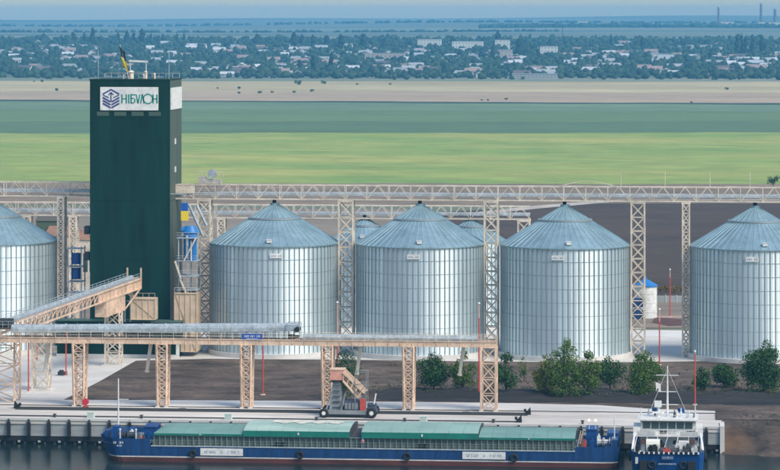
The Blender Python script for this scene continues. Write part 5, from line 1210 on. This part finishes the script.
# ------------------------------------------------------------------ small things on the quay
for px, lab in ((91, 'pale shore supply cabinet on the quay edge, near the red hose box'), (228.5, 'pale shore supply cabinet on the quay edge before the low bow hatch'), (423.5, 'pale shore supply cabinet on the quay edge right of the ship loader')):
    x = X_(px, 548.4); t_ = thing('supply_cabinet', (x, 548.4, GZ), lab, 'cabinet', 'cabinets on the quay edge')
    b = MB(); b.box(x - .65, x + .65, 548.0, 548.8, GZ + .1, GZ + 1.1); b.box(x - .7, x + .7, 547.95, 548.85, GZ + 1.1, GZ + 1.2); b.build('case', mat('cabinet_pale', (.58, .64, .60), .6), t_)
    boxo('plinth', x - .55, x + .55, 548.05, 548.75, GZ, GZ + .1, CONC, t_); boxo('door', x - .5, x + .5, 547.96, 547.995, GZ + .2, GZ + 1.0, mat('cabinet_door', (.42, .5, .46), .6), t_)
x = X_(85.5, 563.5); t_ = thing('hose_box', (x, 563.5, GZ), 'red hose reel on a post beside the leftmost full trestle', 'hose reel')
b = MB(); b.cyl((x, 563.2, GZ + 1.1), (x, 563.7, GZ + 1.1), .62, 16); b.build('reel', mat('hose_red', (.55, .03, .05), .6), t_); beam('post', (x - .25, 563.6, GZ), (x - .25, 563.6, GZ + 2.0), .2, .2, RED, t_); boxo('base', x - .5, x + .5, 563.1, 563.9, GZ, GZ + .3, RED, t_)
for px in (182, 466):
    x = X_(px, 564); t_ = thing('manhole_cover', (x, 564.2, GZ), 'small dark manhole cover on the concrete ' + ('between two trestles' if px < 300 else 'left of the broad end tower'), 'manhole cover')
    b = MB(); b.cyl((x, 564.2, GZ - .02), (x, 564.2, GZ + .03), .75, 16); b.build('frame', DGREY, t_); b = MB(); b.cyl((x, 564.2, GZ + .03), (x, 564.2, GZ + .05), .6, 16); b.build('lid', mat('iron', (.1, .1, .1), .7), t_)
for k in range(12):
    x = QX0 + (EX - QX0) * (k + .45) / 12
    if X_(-10, 547) < x:
        t_ = thing('mooring_bollard', (x, 549.3, GZ), 'squat dark mooring bollard on the quay edge', 'bollard', 'mooring bollards along the quay')
        b = MB(); b.cyl((x, 549.3, GZ), (x, 549.3, GZ + .5), .22, 12); b.build('post', DGREY, t_); b = MB(); b.cyl((x, 549.3, GZ + .5), (x, 549.3, GZ + .68), .36, 12, .3); b.build('head', DGREY, t_)
# dark block by the lamp post on the yard
x, y = G(62.5, 376); t_ = thing('concrete_block', (x, y, GZ), 'small dark block lying by the red lamp post on the concrete', 'block'); b = MB(); b.box(x - .9, x + .9, y - .5, y + .5, GZ + .15, GZ + .9); b.box(x - .6, x + .2, y - .4, y + .4, GZ + .9, GZ + 1.2); b.build('body', DGREY, t_)

# ------------------------------------------------------------------ the far village on the slope
def far_pt(px, Y): x, d_ = R(px, Y); return x, Y, zt(x, Y), d_
def y_of(py):      # row of the slope seen at photograph height py
    ys = np.linspace(3500, 9500, 600); zz = np.interp(ys, YB, ZB); pr = YH + F * (HC - zz) / ys
    return float(np.interp(-py, -pr, ys))
WPAL = [mat('wall_white', (.60, .59, .56), .8), mat('wall_pale_pink', (.42, .37, .34), .8), mat('wall_grey', (.32, .33, .33), .8)]
RPAL = [mat('roof_slate', (.32, .34, .35), .8), mat('roof_pink', (.30, .22, .20), .8), mat('roof_dark', (.13, .11, .11), .8), mat('roof_white', (.48, .50, .52), .7)]
def house_mesh(lx_, ly, hw, rise, wm_, rm_):
    b = MB(); b.box(-lx_ / 2, lx_ / 2, -ly / 2, ly / 2, -1, hw)
    b.add([(-lx_ / 2, -ly / 2, hw), (-lx_ / 2, ly / 2, hw), (-lx_ / 2, 0, hw + rise * .92)], [(0, 1, 2)]); b.add([(lx_ / 2, -ly / 2, hw), (lx_ / 2, ly / 2, hw), (lx_ / 2, 0, hw + rise * .92)], [(0, 2, 1)])
    r = MB(); e = .5; 
    for s in (-1, 1):
        q_ = [(-lx_ / 2 - e, s * (ly / 2 + e), hw - .25), (lx_ / 2 + e, s * (ly / 2 + e), hw - .25), (lx_ / 2 + e, 0, hw + rise), (-lx_ / 2 - e, 0, hw + rise)]
        r.add(q_ + [(x, y, z - .2) for x, y, z in q_], [(0, 1, 2, 3), (7, 6, 5, 4), (0, 4, 5, 1), (1, 5, 6, 2), (2, 6, 7, 3), (3, 7, 4, 0)])
    wn = MB()
    for k in (-.3, 0.05, .32): wn.box(lx_ * k - .55, lx_ * k + .55, -ly / 2 - .04, -ly / 2 + .01, hw * .35, hw * .8)
    return b.mesh('house', wm_), r.mesh('roof', rm_), wn.mesh('window', GLASS)
kinds = []
for wi, wn_ in enumerate(('white', 'pale pink', 'grey')):
    for ri, rn in enumerate(('pale grey', 'reddish', 'dark brown', 'near white')):
        if (wi, ri) in ((2, 2), (1, 2), (2, 1), (1, 3)): continue
        sz = (11 + 3.5 * ((wi + ri) % 3), 8.5 + (ri % 2), 3.2 + .4 * wi, 3 + .5 * (ri % 3)); kinds.append((house_mesh(*sz, WPAL[wi], RPAL[ri]), f'small {wn_} house with {rn} roof among the trees of the far village', f'{wn_} village houses with {rn} roofs'))
wts = np.array([1.0 if i != 0 else 2.2 for i in range(len(kinds))]); wts /= wts.sum()
hr = np.random.default_rng(5); HP = []
cl_px = [(20, 55), (35, 70), (60, 52), (75, 62), (110, 58), (125, 68), (160, 60), (185, 48), (210, 72), (240, 72), (215, 45), (235, 52), (290, 50), (300, 62), (335, 55), (300, 73), (350, 70), (375, 55), (385, 72), (410, 55), (415, 68), (430, 72), (460, 56), (485, 74), (505, 57), (520, 65), (525, 75), (545, 75), (540, 74), (600, 63), (605, 58), (612, 72), (620, 55), (655, 57), (668, 58), (650, 72), (675, 72), (700, 63), (715, 62), (725, 57), (735, 60), (728, 71), (745, 69), (760, 66), (775, 62)]
for _ in range(2200):
    if len(HP) >= 290: break
    if hr.random() < .72: c = cl_px[hr.integers(len(cl_px))]; px, py = c[0] + hr.normal(0, 9), c[1] + hr.normal(0, 2.6)
    else: px, py = hr.uniform(-50, 830), hr.uniform(45, 77)
    if not (44.5 < py < 77.5) or not (-60 < px < 840): continue
    Y = y_of(py); x, _, z, d_ = far_pt(px, Y)
    if any((x - a) ** 2 + ((Y - c2) * .5) ** 2 < 15 ** 2 for a, c2 in HP): continue
    HP.append((x, Y)); k = hr.choice(len(kinds), p=wts); (wm_, rm_, wnm), lab, grp = kinds[k]
    lab = lab.replace('among the trees of the far village', 'at the village edge by the stubble field' if py > 70 else ('high on the village slope below poplars' if py < 53 else 'among the trees of the far village'))
    M = Matrix.Translation((x, Y, z)) @ Matrix.Rotation(hr.choice([0, .25, -.3, 1.57]) + hr.normal(0, .12), 4, 'Z') @ Matrix.Diagonal((*[hr.uniform(.85, 1.25)] * 3, 1))
    o = place(bpy.data.objects.new('house', wm_), M); tag(o, lab, 'house', grp)
    place(bpy.data.objects.new('roof', rm_), M, o)
    if py > 62: place(bpy.data.objects.new('window_row', wnm), M, o)
# larger blocks
def block(px0, px1, py_top, py_bot, label, floors=3, wm_=WPAL[0], bays=None):
    Y = y_of(py_bot); x0, d_ = R(px0, Y); x1 = X_(px1, Y); z0 = zt(x0, Y); h = (py_bot - py_top) * d_ / F; dep = 12
    t_ = thing('apartment_block', ((x0 + x1) / 2, Y + dep / 2, z0), label, 'building')
    boxo('wall', x0, x1, Y, Y + dep, z0 - 1, z0 + h, wm_, t_); boxo('roof', x0 - .4, x1 + .4, Y - .4, Y + dep + .4, z0 + h + .01, z0 + h + .5, RPAL[0], t_)
    bays = bays or max(2, int((x1 - x0) / 5))
    for f_ in range(floors):
        for k in range(bays):
            a = x0 + (x1 - x0) * (k + .36) / bays; c = x0 + (x1 - x0) * (k + .64) / bays; za = z0 + h * (f_ + .35) / floors
            boxo('window', a, c, Y - .12, Y - .02, za, za + h / floors * .36, mat('far_glass', (.20, .23, .25), .3), t_)
block(417.5, 441, 39.5, 48.5, 'long pale block standing above the village trees, set apart', 3)
block(452, 483, 41.5, 49, 'longest pale two-part block above the village trees', 2)
block(495, 509.5, 40, 49, 'white block beside the tall dark poplar of the village', 3)
block(500, 512, 50, 61, 'grey pink block below the white one in the village', 3, WPAL[1])
block(540, 557.5, 46.5, 56, 'pale block with windows right of the village mast', 3)
block(362, 405, 53.5, 60, 'long low pale farm hall at the village', 1, mat('hall_wall', (.42, .36, .33), .8), 10)
block(512, 557, 74, 79.3, 'long low grey hall at the lower village edge', 1, WPAL[2], 12)
block(648, 676, 54, 59, 'long low pale barn in the right half of the village', 1, WPAL[0], 8)
block(686, 712, 45, 48.5, 'low white farm shed above the far right village trees', 1, WPAL[0], 6)
# trees of the village as one wood, and the poplars standing clear
bm = bmesh.new(); bmesh.ops.create_icosphere(bm, subdivisions=1, radius=1); IV = np.array([v.co[:] for v in bm.verts]); IF = np.array([[v.index for v in f.verts] for f in bm.faces]); bm.free()
WOOD = leaf_mat('wood_leaves', (.010, .030, .018), (.045, .082, .040)); POPL = leaf_mat('poplar_leaves', (.003, .012, .008), (.014, .034, .018))
hp = np.array(HP)
def wood(name, N, pyr, hr_, size, pxr=(-110, 890), clear=True, dens=None):
    Vs = []; Fs = []; c = 0; tries = 0
    while c < N and tries < N * 5:
        tries += 1; px = hr_.uniform(*pxr); py = hr_.uniform(*pyr)
        if dens and hr_.random() > dens(px, py): continue
        Y = y_of(py) + hr_.normal(0, 25); x, _, z, d_ = far_pt(px, Y)
        if clear:
            dx = np.abs(hp[:, 0] - x); dy = hp[:, 1] - Y
            if np.any((dx < 7) & (dy > -6) & (dy < 22)):
                if hr_.random() < .82: continue
        r_ = hr_.uniform(*size); s = np.array([r_ * hr_.uniform(.85, 1.3), r_, r_ * hr_.uniform(.8, 1.25)])
        v = IV * (1 + hr_.normal(0, .26, (len(IV), 1))) * s + np.array([x, Y, z + s[2] * .75])
        Vs.append(v); Fs.append(IF + c * len(IV)); c += 1
    o = bpy.data.objects.new(name, npmesh(name, np.concatenate(Vs), np.concatenate(Fs), WOOD)); place(o, Matrix.Identity(4)); return o
r5 = np.random.default_rng(21)
tag(wood('village_wood', 9500, (43.5, 78.8), r5, (1.8, 4.8)), 'mass of dark blue green trees filling the far village', 'wood', kind='stuff')
tag(wood('ridge_wood', 1500, (40.0, 44.5), r5, (2.5, 6), clear=False), 'dark belt of trees along the upper edge of the village', 'wood', kind='stuff')
def far_belt(Y0, n_, size, pxr, r_, lab, jit=60):
    Vs = []; Fs = []
    for c in range(n_):
        px = r_.uniform(*pxr); Y = Y0 + r_.normal(0, jit); x, _, z, d_ = far_pt(px, Y); s = r_.uniform(*size); sc = np.array([s * 1.6, s, s])
        Vs.append(IV * (1 + r_.normal(0, .15, (len(IV), 1))) * sc + np.array([x, Y, z + s * .6])); Fs.append(IF + c * len(IV))
    o = bpy.data.objects.new('tree_belt', npmesh('tree_belt', np.concatenate(Vs), np.concatenate(Fs), WOOD)); place(o, Matrix.Identity(4)); tag(o, lab, 'tree belt', kind='stuff')
far_belt(8600, 500, (3, 8), (480, 880), r5, 'hazy tree belt below the far chimneys')
far_belt(7600, 300, (2, 4.5), (-100, 560), r5, 'thin hazy tree line beyond the village', 25)
far_belt(10800, 500, (3, 6), (-100, 890), r5, 'faint tree line on the far slope', 40)
def poplar(px, py_bot, py_top, wpx, label, kind='poplar'):
    Y = y_of(py_bot); x, _, z, d_ = far_pt(px, Y); h = (py_bot - py_top + 1) * d_ / F; rw = wpx / 2 * d_ / F * 1.1; r_ = np.random.default_rng(int(px * 7))
    t_ = thing('poplar_tree' if kind == 'poplar' else 'tree', (x, Y, z), label, 'tree', 'clear standing trees of the far village')
    cl = []
    for k in range(9):
        u_ = .15 + .8 * k / 8; rr_ = rw * math.sin(math.pi * min(.97, u_ * .75 + .2)) * .95; cl.append(((r_.normal(0, .15) * rw, r_.normal(0, .15) * rw, h * u_), max(rr_, rw * .25)))
    Vs = [IV * (1 + r_.normal(0, .2, (len(IV), 1))) * np.array([rd, rd, rd * 1.4]) + np.array(c) for c, rd in cl]; Fs = [IF + i * len(IV) for i in range(len(cl))]
    o = bpy.data.objects.new('crown', npmesh('crown', np.concatenate(Vs), np.concatenate(Fs), POPL)); place(o, Matrix.Translation((x, Y, z)), t_)
    b = MB(); b.cyl((x, Y, z - .5), (x, Y, z + h * .4), .5, 6, .25); b.build('trunk', BARK, t_)
PL = 'tall dark poplar standing clear above the village skyline'
for px, pb, tp, ww in ((73, 44, 33, 4.5), (84, 44, 32.5, 3.5), (92.5, 46, 28, 5.5), (118, 44, 33, 3.5), (127, 45, 31, 5), (134, 44, 33, 4), (142, 46, 29.5, 5.5), (151, 44, 34, 3), (163, 44, 35, 3.5), (177, 44, 33.5, 3), (184, 44, 34, 3), (258, 46, 38, 9), (294, 48, 33, 6), (302, 47, 35.5, 4), (313, 48, 36, 5.5), (327, 46, 37, 7), (341, 49, 35.5, 6), (364, 49, 35, 7), (384, 49, 39, 5), (498, 48, 31.5, 6), (493, 62, 44, 4), (521, 56, 40, 12), (611, 46, 34.5, 3.2), (643, 50, 38, 6), (737, 56, 34, 4.2), (742, 58, 33, 4.5), (745.5, 57, 35, 4.2), (752, 55, 37, 4), (762, 54, 35, 6), (313, 73, 56, 5), (331, 70, 52, 5), (300, 72, 62, 5)):
    poplar(px, pb, tp, ww, 'dark poplar standing tall among the lower village houses' if pb > 60 else ('broad dark tree crown standing above the village skyline' if ww > 5.8 else ('slim dark poplar in the row on the slope behind the elevator tower roof' if px < 190 else PL)))
# chimneys and mast
def chimney(px, py_top, py_bot, w0, label):
    Y = 9000.0; x, _, z, d_ = far_pt(px, Y); top = Z_(px, py_top, Y); r_ = w0 / 2 * d_ / F
    t_ = thing('chimney_stack', (x, Y, z), label, 'chimney', 'factory chimneys on the horizon')
    b = MB(); b.cyl((x, Y, z - 2), (x, Y, top), r_, 14, r_ * .7); b.build('shaft', mat('chimney_brick', (.16, .11, .10), .9), t_)
    b = MB(); b.cyl((x, Y, top - 2), (x, Y, top + 1), r_ * .9, 14); b.build('crown_band', mat('chimney_pale', (.4, .36, .34), .9), t_)
chimney(718.5, 7, 30, 2.6, 'tall slim factory chimney left of its group on the hazy horizon'); chimney(761, 3.5, 24, 3.0, 'tallest factory chimney on the hazy horizon'); chimney(775, 9, 23, 3.6, 'short thick factory chimney at the end of its group')
Y = 8900.0
for px0, px1, pt_, lab in ((720, 734, 23, 'low pale factory hall at the foot of the slim chimney'), (766, 790, 22, 'low pale factory hall by the thick chimney'), (758, 765, 22.5, 'small factory hall by the tallest chimney'), (578, 588, 27, 'far pale hall on the hazy slope')):
    x0, x1 = X_(px0, Y), X_(px1, Y); z = zt(x0, Y); t_ = thing('factory_hall', ((x0 + x1) / 2, Y, z), lab, 'building')
    boxo('wall', x0, x1, Y, Y + 20, z - 2, z + 14, WPAL[0], t_); boxo('roof', x0 - 1, x1 + 1, Y - 1, Y + 21, z + 14.02, z + 15, RPAL[0], t_)
Y = y_of(46); x, _, z, d_ = far_pt(562.5, Y); t_ = thing('radio_mast', (x, Y, z), 'thin lattice radio mast rising above the village trees', 'mast'); zt2 = Z_(562.5, 25, Y)
for s in (-1, 1):
    for s2 in (-1, 1): beam('leg', (x + s * 1.2, Y + s2 * 1.2, z), (x + s * .25, Y + s2 * .25, zt2), .35, .35, DGREY, t_)
for k in range(6): zz = z + (zt2 - z) * k / 6; beam('brace', (x - 1.1 + .15 * k, Y - 1.1, zz), (x + 1.0 - .15 * k, Y - 1.1, zz + (zt2 - z) / 6), .25, .25, DGREY, t_)

# ------------------------------------------------------------------ the air
hz = bpy.data.materials.new('haze_air'); hz.use_nodes = True; t = hz.node_tree; t.nodes.clear()
out = t.nodes.new('ShaderNodeOutputMaterial'); pv = t.nodes.new('ShaderNodeVolumePrincipled')
pv.inputs['Color'].default_value = (0.17, 0.60, 1.0, 1); pv.inputs['Density'].default_value = 0.000090; pv.inputs['Anisotropy'].default_value = 0.0
t.links.new(pv.outputs[0], out.inputs['Volume'])
b = MB(); b.box(-7200, 7200, -450, 14800, -4, 135)
o = b.build('haze', hz); tag(o, kind='stuff', label='pale blue summer haze over the plain')
